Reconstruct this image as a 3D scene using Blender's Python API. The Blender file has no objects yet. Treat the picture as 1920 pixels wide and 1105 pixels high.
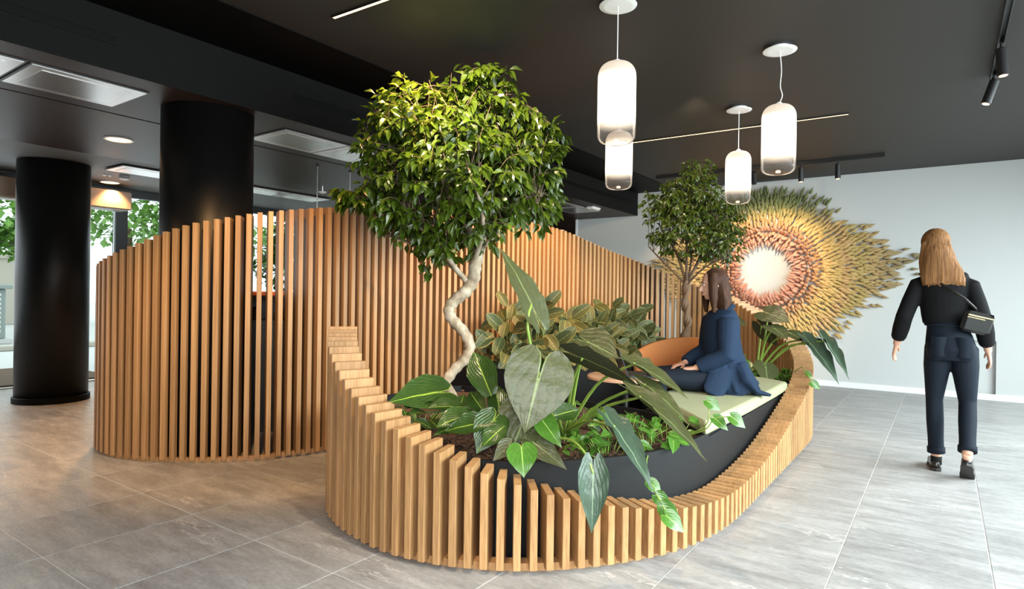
import bpy, math, random
from mathutils import Vector, Matrix, noise
R = random.Random(7)
C = bpy.context.scene.collection
V = Vector
PI = math.pi
sin, cos, sqrt = math.sin, math.cos, math.sqrt
# ------------------------------------------------------------------ camera
sc = bpy.context.scene
CAM = V((0, 0, 1.242))
FPX = 1154.7
_y, _p, _r = .612014, -.000327, .014237


def cam_axes():
    r = V((cos(_y), sin(_y), 0)); f = V((-sin(_y), cos(_y), 0)); u = V((0, 0, 1))
    f2 = f * cos(_p) + u * sin(_p); u2 = u * cos(_p) - f * sin(_p)
    return r * cos(_r) + u2 * sin(_r), u2 * cos(_r) - r * sin(_r), f2


RIGHT, UPC, FWD = cam_axes()
cd = bpy.data.cameras.new('camera'); cam = bpy.data.objects.new('camera', cd); C.objects.link(cam)
cam.matrix_world = Matrix((RIGHT, UPC, -FWD)).transposed().to_4x4()
cam.location = CAM
cd.sensor_fit = 'HORIZONTAL'; cd.sensor_width = 36; cd.lens = 36 * FPX / 1920; cd.clip_start = .05; cd.clip_end = 200
sc.camera = cam


def at(px, py, d):
    """world point seen at a photograph pixel at depth d in front of the camera"""
    return CAM + (FWD + RIGHT * ((px - 960) / FPX) - UPC * ((py - 552.5) / FPX)) * d


# ------------------------------------------------------------------ world, lights, exposure
sc.view_settings.view_transform = 'Standard'; sc.view_settings.look = 'None'
sc.view_settings.gamma = 1; sc.view_settings.use_curve_mapping = False
sc.view_settings.exposure = 0.0
w = bpy.data.worlds.new('sky'); sc.world = w; w.use_nodes = True
bg = w.node_tree.nodes['Background']; bg.inputs[0].default_value = (.86, .94, 1, 1); bg.inputs[1].default_value = 2.0


def area(name, loc, target, sx, sy, power, col, spread=180):
    l = bpy.data.lights.new(name, 'AREA'); l.shape = 'RECTANGLE'; l.size = sx; l.size_y = sy; l.energy = power; l.color = col; l.spread = math.radians(spread)
    o = bpy.data.objects.new(name, l); C.objects.link(o); o.location = loc
    o.rotation_euler = (V(target) - V(loc)).to_track_quat('-Z', 'Y').to_euler(); return o


def spot(name, loc, target, power, deg, col=(1, .72, .42), blend=.6, rad=.04):
    l = bpy.data.lights.new(name, 'SPOT'); l.energy = power; l.spot_size = math.radians(deg); l.spot_blend = blend
    l.color = col; l.shadow_soft_size = rad
    o = bpy.data.objects.new(name, l); C.objects.link(o); o.location = loc
    o.rotation_euler = (V(target) - V(loc)).to_track_quat('-Z', 'Y').to_euler(); return o


COOL = (.86, .95, 1); WARM = (1, .57, .24); WARM2 = (1, .76, .5)
area('daylight_right_window', (3.05, 4.3, 2.0), (-.2, 4.3, -.25), 8.4, 1.9, 720, COOL, 140)
area('daylight_front_fill', (1.7, -1.6, 1.9), (-.6, 3, .2), 3.4, 2.2, 75, (.97, .98, 1), 75)  # added soft fill from the camera side, no window stands there
area('daylight_entrance', (-9.15, 2.2, 1.4), (-6, 2.2, .6), 4.0, 2.2, 30, COOL)
# ceiling spots
spot('spot_sculpture', (-1.9, 8.5, 2.8), (-2.2, 9.78, 1.7), 170, 75, WARM2)
spot('spot_sculpture_left', (-3.0, 8.5, 2.8), (-3.2, 9.78, 1.6), 90, 70, WARM2)
spot('spot_ficus', (-2.3, 2.6, 2.93), (-2.9, 3.6, 2.1), 380, 80, WARM2)
spot('spot_back_wall', (-2.7, 4.6, 2.93), (-3.65, 4.9, 1.35), 330, 88, WARM)
spot('spot_back_wall_near', (-2.75, 2.9, 2.93), (-3.8, 3.5, 1.0), 240, 80, WARM)
spot('spot_front_bed', (-1.6, 2.0, 2.93), (-1.75, 3.0, .5), 170, 75, WARM2)
spot('spot_bench', (-1.5, 6.0, 2.93), (-1.5, 5.5, .5), 90, 70, WARM2)
spot('spot_bulge', (-2.95, 1.75, 2.93), (-4.02, 2.65, .8), 210, 62, (1, .56, .22))
spot('spot_small_ficus', (-1.75, 5.2, 2.93), (-2.4, 6.9, 2.2), 120, 75, WARM2)
spot('downlight_entry', (-6.19, 2.53, 2.58), (-6.3, 2.4, 0), 240, 110, (1, .52, .20))
spot('downlight_door', (-8.9, 3.6, 2.58), (-8.9, 3.6, 0), 70, 110, WARM)
spot('downlight_near', (-5.2, .3, 2.58), (-4.6, .9, 0), 150, 110, (1, .58, .28))

# ------------------------------------------------------------------ materials
MATS = {}


def mat(name, col=(.5, .5, .5), rough=.5, metal=0, spec=.5, emit=None, es=0):
    m = bpy.data.materials.new(name); m.use_nodes = True; b = m.node_tree.nodes['Principled BSDF']
    b.inputs['Base Color'].default_value = (*col, 1); b.inputs['Roughness'].default_value = rough
    b.inputs['Metallic'].default_value = metal; b.inputs['Specular IOR Level'].default_value = spec
    if emit: b.inputs['Emission Color'].default_value = (*emit, 1); b.inputs['Emission Strength'].default_value = es
    MATS[name] = m
    return m


class NT:
    def __init__(s, m): s.t = m.node_tree; s.b = m.node_tree.nodes.get('Principled BSDF')

    def n(s, ty, **k):
        x = s.t.nodes.new(ty)
        for a, v in k.items():
            if a.startswith('_'): setattr(x, a[1:], v)
        return x

    def l(s, a, b): s.t.links.new(a, b)

    def math(s, op, a, b=None, c=None):
        x = s.t.nodes.new('ShaderNodeMath'); x.operation = op
        for i, v in enumerate((a, b, c)):
            if v is None: continue
            if isinstance(v, (int, float)): x.inputs[i].default_value = v
            else: s.l(v, x.inputs[i])
        return x.outputs[0]

    def ramp(s, f, stops):
        x = s.t.nodes.new('ShaderNodeValToRGB'); e = x.color_ramp.elements
        while len(e) < len(stops): e.new(.5)
        for el, (p, c) in zip(e, stops): el.position = p; el.color = (*c, 1)
        s.l(f, x.inputs[0]); return x.outputs[0]

    def mix(s, f, a, b, mode='MIX'):
        x = s.t.nodes.new('ShaderNodeMix'); x.data_type = 'RGBA'; x.blend_type = mode
        if isinstance(f, (int, float)): x.inputs[0].default_value = f
        else: s.l(f, x.inputs[0])
        for i, v in ((6, a), (7, b)):
            if isinstance(v, tuple): x.inputs[i].default_value = (*v, 1)
            else: s.l(v, x.inputs[i])
        return x.outputs[2]

    def noise(s, vec, scale, detail=3, rough=.5, out=0):
        x = s.t.nodes.new('ShaderNodeTexNoise'); x.inputs['Scale'].default_value = scale
        x.inputs['Detail'].default_value = detail; x.inputs['Roughness'].default_value = rough
        if vec is not None: s.l(vec, x.inputs['Vector'])
        return x.outputs[out]

    def coord(s, which='Object', scale=None, loc=None):
        x = s.t.nodes.new('ShaderNodeTexCoord'); o = x.outputs[which]
        if scale or loc:
            mp = s.t.nodes.new('ShaderNodeMapping')
            if scale: mp.inputs['Scale'].default_value = scale
            if loc is not None and not isinstance(loc, tuple): s.l(loc, mp.inputs['Location'])
            s.l(o, mp.inputs['Vector']); o = mp.outputs[0]
        return o

    def bump(s, h, strength=.3, dist=.01):
        x = s.t.nodes.new('ShaderNodeBump'); x.inputs['Strength'].default_value = strength; x.inputs['Distance'].default_value = dist
        s.l(h, x.inputs['Height']); s.l(x.outputs[0], s.b.inputs['Normal'])

    def base(s, o): s.l(o, s.b.inputs['Base Color'])


def oak(name, dark, mid, light):
    m = mat(name, mid, .45, spec=.35); t = NT(m)
    oi = t.n('ShaderNodeObjectInfo'); rnd = oi.outputs['Random']
    off = t.n('ShaderNodeCombineXYZ'); t.l(t.math('MULTIPLY', rnd, 37), off.inputs[0]); t.l(t.math('MULTIPLY', rnd, 91), off.inputs[2])
    c = t.coord('Object', (60, 60, 1.6), off.outputs[0])
    n1 = t.noise(c, 1.6, 5, .65)
    c2 = t.coord('Object', (9, 9, .5), off.outputs[0])
    n2 = t.noise(c2, 1.5, 2)
    f = t.math('ADD', t.math('MULTIPLY', n1, .7), t.math('MULTIPLY', n2, .3))
    col = t.ramp(f, [(.3, dark), (.5, mid), (.72, light)])
    hsv = t.n('ShaderNodeHueSaturation'); t.l(col, hsv.inputs['Color'])
    t.l(t.math('ADD', t.math('MULTIPLY', rnd, .28), .86), hsv.inputs['Value'])
    t.base(hsv.outputs[0]); t.bump(n1, .12, .002)
    return m


OAK = oak('oak', (.235, .118, .044), (.395, .215, .088), (.52, .305, .14))
m = mat('stone_tile', (.2, .2, .2), .42, spec=.35); t = NT(m)
geo = t.n('ShaderNodeNewGeometry'); oi = t.n('ShaderNodeObjectInfo')
mp = t.n('ShaderNodeMapping'); t.l(geo.outputs['Position'], mp.inputs['Vector']); mp.inputs['Rotation'].default_value = (0, 0, .12)
mp.inputs['Scale'].default_value = (1.3, 5, 1)
cx = t.n('ShaderNodeCombineXYZ'); t.l(t.math('MULTIPLY', oi.outputs['Random'], 50), cx.inputs[2]); t.l(cx.outputs[0], mp.inputs['Location'])
n1 = t.noise(mp.outputs[0], 2.2, 8, .68)
mp3 = t.n('ShaderNodeMapping'); t.l(geo.outputs['Position'], mp3.inputs['Vector']); mp3.inputs['Scale'].default_value = (2.2, 7, 1)
t.l(cx.outputs[0], mp3.inputs['Location'])
n2 = t.noise(mp3.outputs[0], 1.3, 5, .6)
mp4 = t.n('ShaderNodeMapping'); t.l(geo.outputs['Position'], mp4.inputs['Vector']); mp4.inputs['Scale'].default_value = (28, 90, 1)
n3 = t.noise(mp4.outputs[0], 1.0, 4, .75)
col = t.ramp(t.math('ADD', t.math('MULTIPLY', n1, .62), t.math('MULTIPLY', n3, .38)), [(.30, (.145, .14, .132)), (.5, (.285, .28, .27)), (.70, (.44, .43, .415))])
rdg = t.ramp(t.math('ABSOLUTE', t.math('SUBTRACT', n2, .5)), [(.0, (1, 1, 1)), (.016, (0, 0, 0))])
msk = t.ramp(t.noise(mp3.outputs[0], .55, 2), [(.56, (0, 0, 0)), (.62, (1, 1, 1))])
vein = t.math('MULTIPLY', rdg, msk)
col = t.mix(t.math('MULTIPLY', vein, .55), col, (.62, .60, .56))
hsv = t.n('ShaderNodeHueSaturation'); t.l(col, hsv.inputs['Color']); t.l(t.math('ADD', t.math('MULTIPLY', oi.outputs['Random'], .16), .92), hsv.inputs['Value'])
t.base(hsv.outputs[0]); t.bump(n1, .10, .003); TILE = m
t.l(t.math('ADD', t.math('MULTIPLY', n1, .25), .3), t.b.inputs['Roughness'])
GROUT = mat('grout', (.66, .65, .62), .9)


def painted(name, col, rough, n=.06, scale=1.2):
    m = mat(name, col, rough); t = NT(m); c = t.coord('Object')
    f = t.noise(c, scale, 4)
    t.base(t.mix(t.math('MULTIPLY', f, n * 4), col, tuple(x * .8 for x in col))); t.bump(t.noise(c, 180, 2), .05, .002); return m


CEIL = painted('ceiling_black', (.022, .0185, .016), .6)
SOFF = painted('soffit_brown_black', (.040, .022, .016), .45)
FASC = painted('fascia_black', (.006, .0057, .0052), .75)
CEILG = painted('entrance_ceiling_grey', (.13, .13, .13), .6)
BLACKP = painted('near_black', (.0016, .0015, .0014), .6)
WALLW = painted('wall_white', (.54, .555, .54), .7, .02)
DARKW = painted('dark_wall', (.018, .015, .013), .6)
SKIRT = mat('skirting_white', (.8, .82, .82), .4)
SOFF.node_tree.nodes['Principled BSDF'].inputs['Specular IOR Level'].default_value = .18
for m_ in (FASC, BLACKP): m_.node_tree.nodes['Principled BSDF'].inputs['Specular IOR Level'].default_value = .12
COLM = painted('column_black', (.005, .0047, .0045), .42, .03); COLM.node_tree.nodes['Principled BSDF'].inputs['Specular IOR Level'].default_value = .3
PLANTER = painted('planter_black', (.0055, .006, .0065), .6, .05); PLANTER.node_tree.nodes['Principled BSDF'].inputs['Specular IOR Level'].default_value = .3
WHITEP = mat('white_enamel', (.85, .84, .82), .35)
BLACKM = mat('black_metal', (.012, .012, .012), .4)
DKMET = mat('dark_frame', (.03, .033, .035), .4, .3)
STEEL = mat('brushed_steel', (.62, .6, .57), .3, .9)
PANEL = mat('satin_panel', (.66, .63, .62), .3, .6)
PANEL2 = mat('satin_panel_inner', (.5, .48, .47), .26, .7)
LEDM = mat('led_diffuser', (1, .8, .5), .5, emit=(1, .60, .26), es=6)
LENS = mat('warm_lens', (1, .8, .6), .5, emit=(1, .58, .27), es=5)
GLASSW = mat('window_glass', (1, 1, 1), .02)


def thin_glass(name, tint, refl, rough=.03):
    m = bpy.data.materials.new(name); m.use_nodes = True; nt = m.node_tree; nt.nodes.remove(nt.nodes['Principled BSDF'])
    o = nt.nodes['Material Output']; tr = nt.nodes.new('ShaderNodeBsdfTransparent'); tr.inputs[0].default_value = (*tint, 1)
    g = nt.nodes.new('ShaderNodeBsdfGlossy'); g.inputs['Roughness'].default_value = rough
    lw = nt.nodes.new('ShaderNodeLayerWeight'); lw.inputs[0].default_value = refl
    mx = nt.nodes.new('ShaderNodeMixShader'); nt.links.new(lw.outputs['Fresnel'], mx.inputs[0]); nt.links.new(tr.outputs[0], mx.inputs[1])
    nt.links.new(g.outputs[0], mx.inputs[2]); nt.links.new(mx.outputs[0], o.inputs[0]); return m


WGLASS = thin_glass('pane_glass', (.93, .98, .96), .08)
JARG = thin_glass('jar_glass', (.75, .62, .5), .35)
CLEARG = thin_glass('lamp_clear_glass', (.94, .92, .90), .12)
# lamp glass: frosted and lit towards the middle, fading to clear glass at the foot
m = bpy.data.materials.new('lamp_frosted_glass'); m.use_nodes = True; nt = m.node_tree; t = NT(m); nt.nodes.remove(nt.nodes['Principled BSDF'])
z = t.n('ShaderNodeSeparateXYZ'); t.l(t.coord('Object'), z.inputs[0]); zz = t.math('DIVIDE', z.outputs[2], .48)
frost = t.ramp(zz, [(.0, (.10, .10, .10)), (.16, (.2, .2, .2)), (.34, (1, 1, 1)), (.99, (.92, .92, .92))])
glow = t.ramp(zz, [(.19, (0, 0, 0)), (.31, (1, 1, 1)), (.72, (1, 1, 1)), (.86, (.27, .235, .215)), (1., (.20, .17, .16))])
em = t.n('ShaderNodeEmission'); em.inputs[0].default_value = (1, .86, .68, 1); t.l(t.math('MULTIPLY', glow, 2.6), em.inputs[1])
df = t.n('ShaderNodeBsdfTranslucent'); df.inputs[0].default_value = (.30, .27, .25, 1)
gl = t.n('ShaderNodeBsdfDiffuse'); gl.inputs[0].default_value = (.34, .31, .29, 1)
a1 = t.n('ShaderNodeMixShader'); a1.inputs[0].default_value = .5; t.l(df.outputs[0], a1.inputs[1]); t.l(gl.outputs[0], a1.inputs[2])
ad = t.n('ShaderNodeAddShader'); t.l(a1.outputs[0], ad.inputs[0]); t.l(em.outputs[0], ad.inputs[1])
tr = t.n('ShaderNodeBsdfTransparent'); tr.inputs[0].default_value = (.86, .83, .80, 1); gs = t.n('ShaderNodeBsdfGlossy'); gs.inputs['Roughness'].default_value = .04
lw = t.n('ShaderNodeLayerWeight'); lw.inputs[0].default_value = .12
cg = t.n('ShaderNodeMixShader'); t.l(lw.outputs['Fresnel'], cg.inputs[0]); t.l(tr.outputs[0], cg.inputs[1]); t.l(gs.outputs[0], cg.inputs[2])
fm = t.n('ShaderNodeMixShader'); t.l(frost, fm.inputs[0]); t.l(cg.outputs[0], fm.inputs[1]); t.l(ad.outputs[0], fm.inputs[2])
t.l(fm.outputs[0], nt.nodes['Material Output'].inputs[0]); LAMPG = m


def leafmat(name, base, dark, rib, rough=.3, veins=9, slope=.5, style='vein', rv=.25, trans=.12, wet=0, bmp=.1):
    """UV.x runs -1..1 across the blade, UV.y along it"""
    m = mat(name, base, rough, spec=.5); t = NT(m)
    uv = t.n('ShaderNodeUVMap'); s = t.n('ShaderNodeSeparateXYZ'); t.l(uv.outputs[0], s.inputs[0])
    au = t.math('ABSOLUTE', s.outputs[0]); v = s.outputs[1]
    ph = t.math('SUBTRACT', t.math('MULTIPLY', v, veins), t.math('MULTIPLY', au, veins * slope))
    sw = t.math('ABSOLUTE', t.math('SINE', t.math('MULTIPLY', ph, PI)))
    nz = t.noise(t.coord('Object'), 6, 3)
    if style == 'zebra':
        f = t.ramp(sw, [(.34, (0, 0, 0)), (.46, (1, 1, 1))])
        col = t.mix(f, base, dark)
        edge = t.ramp(au, [(.90, (0, 0, 0)), (.97, (1, 1, 1))]); col = t.mix(edge, col, base)
    else:
        f = t.ramp(sw, [(.0, (1, 1, 1)), (.16, (0, 0, 0))])
        col = t.mix(nz, base, dark)
        col = t.mix(t.math('MULTIPLY', f, .28), col, rib)
    mr = t.ramp(au, [(.025, (1, 1, 1)), (.06, (0, 0, 0))])
    col = t.mix(mr, col, rib)
    oi = t.n('ShaderNodeObjectInfo'); hsv = t.n('ShaderNodeHueSaturation'); t.l(col, hsv.inputs['Color'])
    t.l(t.math('ADD', t.math('MULTIPLY', oi.outputs['Random'], rv), 1 - rv / 2), hsv.inputs['Value'])
    t.base(hsv.outputs[0])
    if wet:   # puckered blade between the veins
        pk = t.noise(t.coord('Object', (9, 9, 9)), 1.0, 2); t.bump(t.math('ADD', t.math('MULTIPLY', sw, .30), t.math('MULTIPLY', pk, 1.0)), .30, .010)
    else: t.bump(sw, bmp, .004)
    t.b.inputs['Subsurface Weight'].default_value = 0
    if trans:
        tl = t.n('ShaderNodeBsdfTranslucent'); t.l(hsv.outputs[0], tl.inputs[0]); mx = t.n('ShaderNodeMixShader'); mx.inputs[0].default_value = trans
        o = t.t.nodes['Material Output']; t.l(t.b.outputs[0], mx.inputs[1]); t.l(tl.outputs[0], mx.inputs[2]); t.l(mx.outputs[0], o.inputs[0])
    return m


ALO = leafmat('alocasia_leaf', (.075, .074, .020), (.038, .056, .022), (.17, .21, .08), .40, 4, .8, wet=1)
ALOB = leafmat('alocasia_leaf_bluish', (.060, .098, .060), (.035, .066, .042), (.20, .28, .17), .34, 5, .8, wet=1)
ALOU = leafmat('alocasia_leaf_dark', (.030, .033, .015), (.022, .024, .012), (.12, .14, .04), .5, 6, .6)
PHIL = leafmat('philodendron_leaf', (.040, .085, .014), (.018, .045, .009), (.30, .42, .05), .24, 7, .8, bmp=.3)
POTH = leafmat('pothos_leaf', (.075, .19, .02), (.035, .11, .014), (.25, .4, .08), .25, 4, .8)
CALA = leafmat('calathea_leaf', (.27, .29, .085), (.006, .014, .006), (.26, .29, .10), .55, 6, .8, 'zebra', trans=0)
FICUS = leafmat('ficus_leaf', (.080, .130, .007), (.035, .070, .006), (.15, .20, .03), .26, 3, .4, rv=.6, trans=.2)
FICUS2 = leafmat('ficus_leaf_dark', (.065, .100, .008), (.028, .052, .007), (.14, .16, .03), .28, 3, .4, rv=.6, trans=.15)
TREEL = leafmat('street_tree_leaf', (.22, .42, .08), (.14, .3, .05), (.3, .5, .1), .5, 4, .4)
STEM = mat('green_stem', (.22, .34, .06), .4)
STEMD = mat('dark_stem', (.10, .17, .04), .45)
m = mat('ficus_bark', (.3, .24, .17), .8); t = NT(m); f = t.noise(t.coord('Object', (5, 5, 3)), 2.2, 5, .65)
t.base(t.ramp(f, [(.3, (.13, .095, .06)), (.48, (.34, .27, .18)), (.66, (.52, .46, .36))])); t.bump(f, .5, .01); BARK = m
TWIG = mat('twig_bark', (.12, .085, .05), .8)
BARK2 = mat('dark_bark', (.13, .08, .045), .8)
m = mat('bark_mulch', (.07, .035, .018), .95); t = NT(m); f = t.noise(t.coord('Object'), 45, 4, .7)
t.base(t.ramp(f, [(.35, (.02, .012, .008)), (.65, (.15, .07, .032))])); t.bump(f, .9, .02); SOIL = m


def fabric(name, col, rough=.9, scale=700, amt=.25):
    m = mat(name, col, rough, spec=.15); t = NT(m); c = t.coord('Object')
    f = t.noise(c, scale, 2); g = t.noise(c, 5, 3)
    t.base(t.mix(t.math('MULTIPLY', g, .5), t.mix(f, tuple(x * (1 - amt) for x in col), tuple(min(1, x * (1 + amt)) for x in col)), tuple(x * .75 for x in col)))
    t.bump(f, .25, .002); return m


CUSH = fabric('sage_fabric', (.36, .38, .23)); ORANGE = fabric('orange_fabric', (.50, .20, .07))
NAVY = fabric('navy_wool', (.013, .027, .055), .8, 400); DENIM = fabric('dark_denim', (.007, .011, .018), .75, 600)
KNIT = fabric('black_knit', (.005, .005, .0055), .85, 300); SOCK = fabric('black_sock', (.01, .01, .01))
LEATH = mat('black_leather', (.012, .011, .010), .25); SOLE = mat('shoe_sole', (.02, .017, .015), .6)
SKIN = mat('skin', (.58, .32, .22), .5); GOLD = mat('gold_zip', (.6, .42, .18), .3, .9)
EYE = mat('eye_white', (.75, .72, .7), .25); LIP = mat('lips', (.45, .14, .12), .4)


def hairmat(name, a, b):
    m = mat(name, a, .6, spec=.15); t = NT(m); f = t.noise(t.coord('Object', (60, 60, 3)), 1.6, 4, .6)
    t.base(t.ramp(f, [(.3, a), (.7, b)])); t.bump(f, .6, .01); return m


HAIR1 = hairmat('hair_auburn', (.08, .034, .012), (.26, .125, .045)); HAIR2 = hairmat('hair_dark_brown', (.022, .010, .006), (.075, .032, .016))
COPPER = mat('table_top_oak', (.55, .33, .22), .35); SCREEN = mat('laptop_shell', (.03, .04, .05), .35, .4)
PAVE = painted('pavement', (.62, .61, .59), .8); FACADE = painted('stone_facade', (.55, .50, .43), .85); KIOSK = mat('kiosk_grey_green', (.30, .34, .32), .6)
REDC = mat('red_counter', (.85, .17, .03), .4); MATM = fabric('door_mat', (.16, .11, .075)); CURT = mat('curtain_wood', (.46, .33, .25), .45)

# ------------------------------------------------------------------ builders


class MB:
    def __init__(s): s.v = []; s.f = []; s.uv = None

    def add(s, vs, fs):
        o = len(s.v); s.v += [tuple(x) for x in vs]; s.f += [tuple(i + o for i in f) for f in fs]; return s

    def box(s, a, b, M=None):
        (x0, y0, z0), (x1, y1, z1) = a, b
        vs = [V(p) for p in ((x0, y0, z0), (x1, y0, z0), (x1, y1, z0), (x0, y1, z0), (x0, y0, z1), (x1, y0, z1), (x1, y1, z1), (x0, y1, z1))]
        if M: vs = [M @ p for p in vs]
        return s.add(vs, [(3, 2, 1, 0), (4, 5, 6, 7), (0, 1, 5, 4), (1, 2, 6, 5), (2, 3, 7, 6), (3, 0, 4, 7)])

    def cbox(s, a, b, c=.01, M=None):
        """box with chamfered vertical edges and a chamfered rim"""
        (x0, y0, z0), (x1, y1, z1) = a, b
        def ring(k, zz): return [V((x0 + k + c, y0 + k, zz)), V((x1 - k - c, y0 + k, zz)), V((x1 - k, y0 + k + c, zz)), V((x1 - k, y1 - k - c, zz)), V((x1 - k - c, y1 - k, zz)), V((x0 + k + c, y1 - k, zz)), V((x0 + k, y1 - k - c, zz)), V((x0 + k, y0 + k + c, zz))]
        rs = [ring(c, z0), ring(0, z0 + c), ring(0, z1 - c), ring(c, z1)]
        return s.rings([[M @ p for p in r] if M else r for r in rs])

    def rings(s, rs, closed=True, caps=True):
        n = len(rs[0]); vs = [p for r in rs for p in r]; fs = []
        for k in range(len(rs) - 1):
            for i in range(n if closed else n - 1):
                j = (i + 1) % n; fs.append((k * n + i, k * n + j, (k + 1) * n + j, (k + 1) * n + i))
        if caps and closed: fs.append(tuple(range(n))[::-1]); fs.append(tuple((len(rs) - 1) * n + i for i in range(n)))
        return s.add(vs, fs)

    def lathe(s, prof, seg=24, M=None, caps=True):
        rs = [[V((r * cos(2 * PI * i / seg), r * sin(2 * PI * i / seg), zz)) for i in range(seg)] for r, zz in prof]
        if M: rs = [[M @ p for p in r] for r in rs]
        return s.rings(rs, True, caps)

    def tube(s, pts, rad, seg=8, up=None, ry=None):
        pts = [V(p) for p in pts]; n = len(pts)
        rad = rad if isinstance(rad, (list, tuple)) else [rad] * n
        ry = ry if ry is not None else rad
        ry = ry if isinstance(ry, (list, tuple)) else [ry] * n
        rs = []; prev = V(up) if up is not None else None
        for k in range(n):
            d = (pts[min(k + 1, n - 1)] - pts[max(k - 1, 0)])
            d = d.normalized() if d.length > 1e-9 else V((0, 0, 1))
            if prev is None: prev = V((0, 0, 1)) if abs(d.z) < .9 else V((1, 0, 0))
            x = prev - d * prev.dot(d)
            if x.length < 1e-5: x = d.orthogonal()
            x.normalize(); y = d.cross(x)
            if up is None: prev = x
            rs.append([pts[k] + x * (rad[k] * cos(2 * PI * i / seg)) + y * (ry[k] * sin(2 * PI * i / seg)) for i in range(seg)])
        return s.rings(rs)

    def ell(s, c, r, seg=14, nr=9, M=None):
        c = V(c); rs = []
        for k in range(1, nr):
            a = PI * k / nr
            ring = [V((r[0] * sin(a) * cos(2 * PI * i / seg), r[1] * sin(a) * sin(2 * PI * i / seg), -r[2] * cos(a))) for i in range(seg)]
            if M: ring = [M @ p for p in ring]
            rs.append([c + p for p in ring])
        return s.rings(rs)

    def mesh(s, name, m, smooth=False):
        me = bpy.data.meshes.new(name); me.from_pydata(s.v, [], s.f); me.update()
        if m: me.materials.append(m)
        if s.uv:
            ul = me.uv_layers.new(name='UVMap')
            for lp in me.loops: ul.data[lp.index].uv = s.uv[lp.vertex_index]
        if smooth: me.polygons.foreach_set('use_smooth', [True] * len(me.polygons))
        return me

    def obj(s, name, m, parent=None, smooth=False):
        return link(name, s.mesh(name, m, smooth), parent)


def link(name, me, parent=None, M=None):
    o = bpy.data.objects.new(name, me); C.objects.link(o)
    if parent is not None: o.parent = parent
    if M is not None: o.matrix_basis = M
    return o


def tag(o, label, cat, group=None, kind=None):
    o['label'] = label; o['category'] = cat
    if group: o['group'] = group
    if kind: o['kind'] = kind
    return o


def thing(name, label, cat, loc=(0, 0, 0), rz=0, group=None):
    o = bpy.data.objects.new(name, None); C.objects.link(o); o.location = loc; o.rotation_euler = (0, 0, rz); o.empty_display_size = .1
    return tag(o, label, cat, group)


def struct(name, mb, m, parent=None, smooth=False):
    o = mb.obj(name, m, parent, smooth)
    if parent is None: o['kind'] = 'structure'
    return o


def stuff(o): o['kind'] = 'stuff'; return o


def smoothcurve(pts, n):
    """Catmull-Rom through pts (lists of floats), n samples per span"""
    out = []; L = len(pts)
    for i in range(L - 1):
        p0, p1, p2, p3 = pts[max(i - 1, 0)], pts[i], pts[i + 1], pts[min(i + 2, L - 1)]
        for k in range(n):
            t = k / n
            out.append([.5 * (2 * b + (c - a) * t + (2 * a - 5 * b + 4 * c - d) * t * t + (3 * b - a - 3 * c + d) * t ** 3) for a, b, c, d in zip(p0, p1, p2, p3)])
    out.append(list(pts[-1])); return out


def inset(poly, d):
    n = len(poly); out = []
    ar = sum(poly[i][0] * poly[(i + 1) % n][1] - poly[(i + 1) % n][0] * poly[i][1] for i in range(n)); sg = 1 if ar > 0 else -1
    for i in range(n):
        a, b, c = V(poly[i - 1]), V(poly[i]), V(poly[(i + 1) % n])
        e1 = (b - a).normalized(); e2 = (c - b).normalized()
        n1 = V((-e1.y, e1.x)) * sg; n2 = V((-e2.y, e2.x)) * sg; m_ = (n1 + n2)
        m_ = m_ / max(m_.length_squared / 2, .5)
        q = b + m_ * d; out.append((q.x, q.y))
    return out


def prism(poly, z0, z1):
    mb = MB(); return mb.rings([[V((x, y, z0)) for x, y in poly], [V((x, y, z1)) for x, y in poly]])


# ------------------------------------------------------------------ the room
HC, HS, YW = 2.993, 2.608, 9.78       # ceiling, soffit, back wall
XB = -4.285                            # edge of the dropped soffit
fl = MB().box((-9.4, -3.2, -.08), (3.2, 13.2, -.0022)); floor = struct('floor', fl, GROUT)
TW, TL, G = .5966, .692, .0022
tm = MB().cbox((-TW / 2 + G, -TL / 2 + G, -.008), (TW / 2 - G, TL / 2 - G, 0), .0012).mesh('tile', TILE)
far = MB(); ntile = 0
cells = []
for i in range(-16, 6):
    for j in range(-5, 18):
        x = .1935 + TW * (i + .5); y = 1.09 + TL * (j + .5)
        if x < -9.4 + TW / 2 or x > 3.2: continue
        cells.append((x, y))


def in_frame(x, y):
    p = V((x, y, 0)) - CAM; d = p.dot(FWD)
    if d < .5: return False
    px = 960 + FPX * p.dot(RIGHT) / d; py = 552.5 - FPX * p.dot(UPC) / d
    return -150 < px < 2070 and py < 1230 and d < 9.5


def under_planter(x, y): return -3.6 < x < -1.2 and 2.75 < y < 7.6
for x, y in cells:
    if in_frame(x, y) and not under_planter(x, y) and ntile < 292:
        link('tile', tm, floor, Matrix.Translation((x, y, 0))); ntile += 1
    else:
        far.box((x - TW / 2 + G, y - TL / 2 + G, -.008), (x + TW / 2 - G, y + TL / 2 - G, -.0005))
stuff(far.obj('distant_tiles', TILE, floor))

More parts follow.
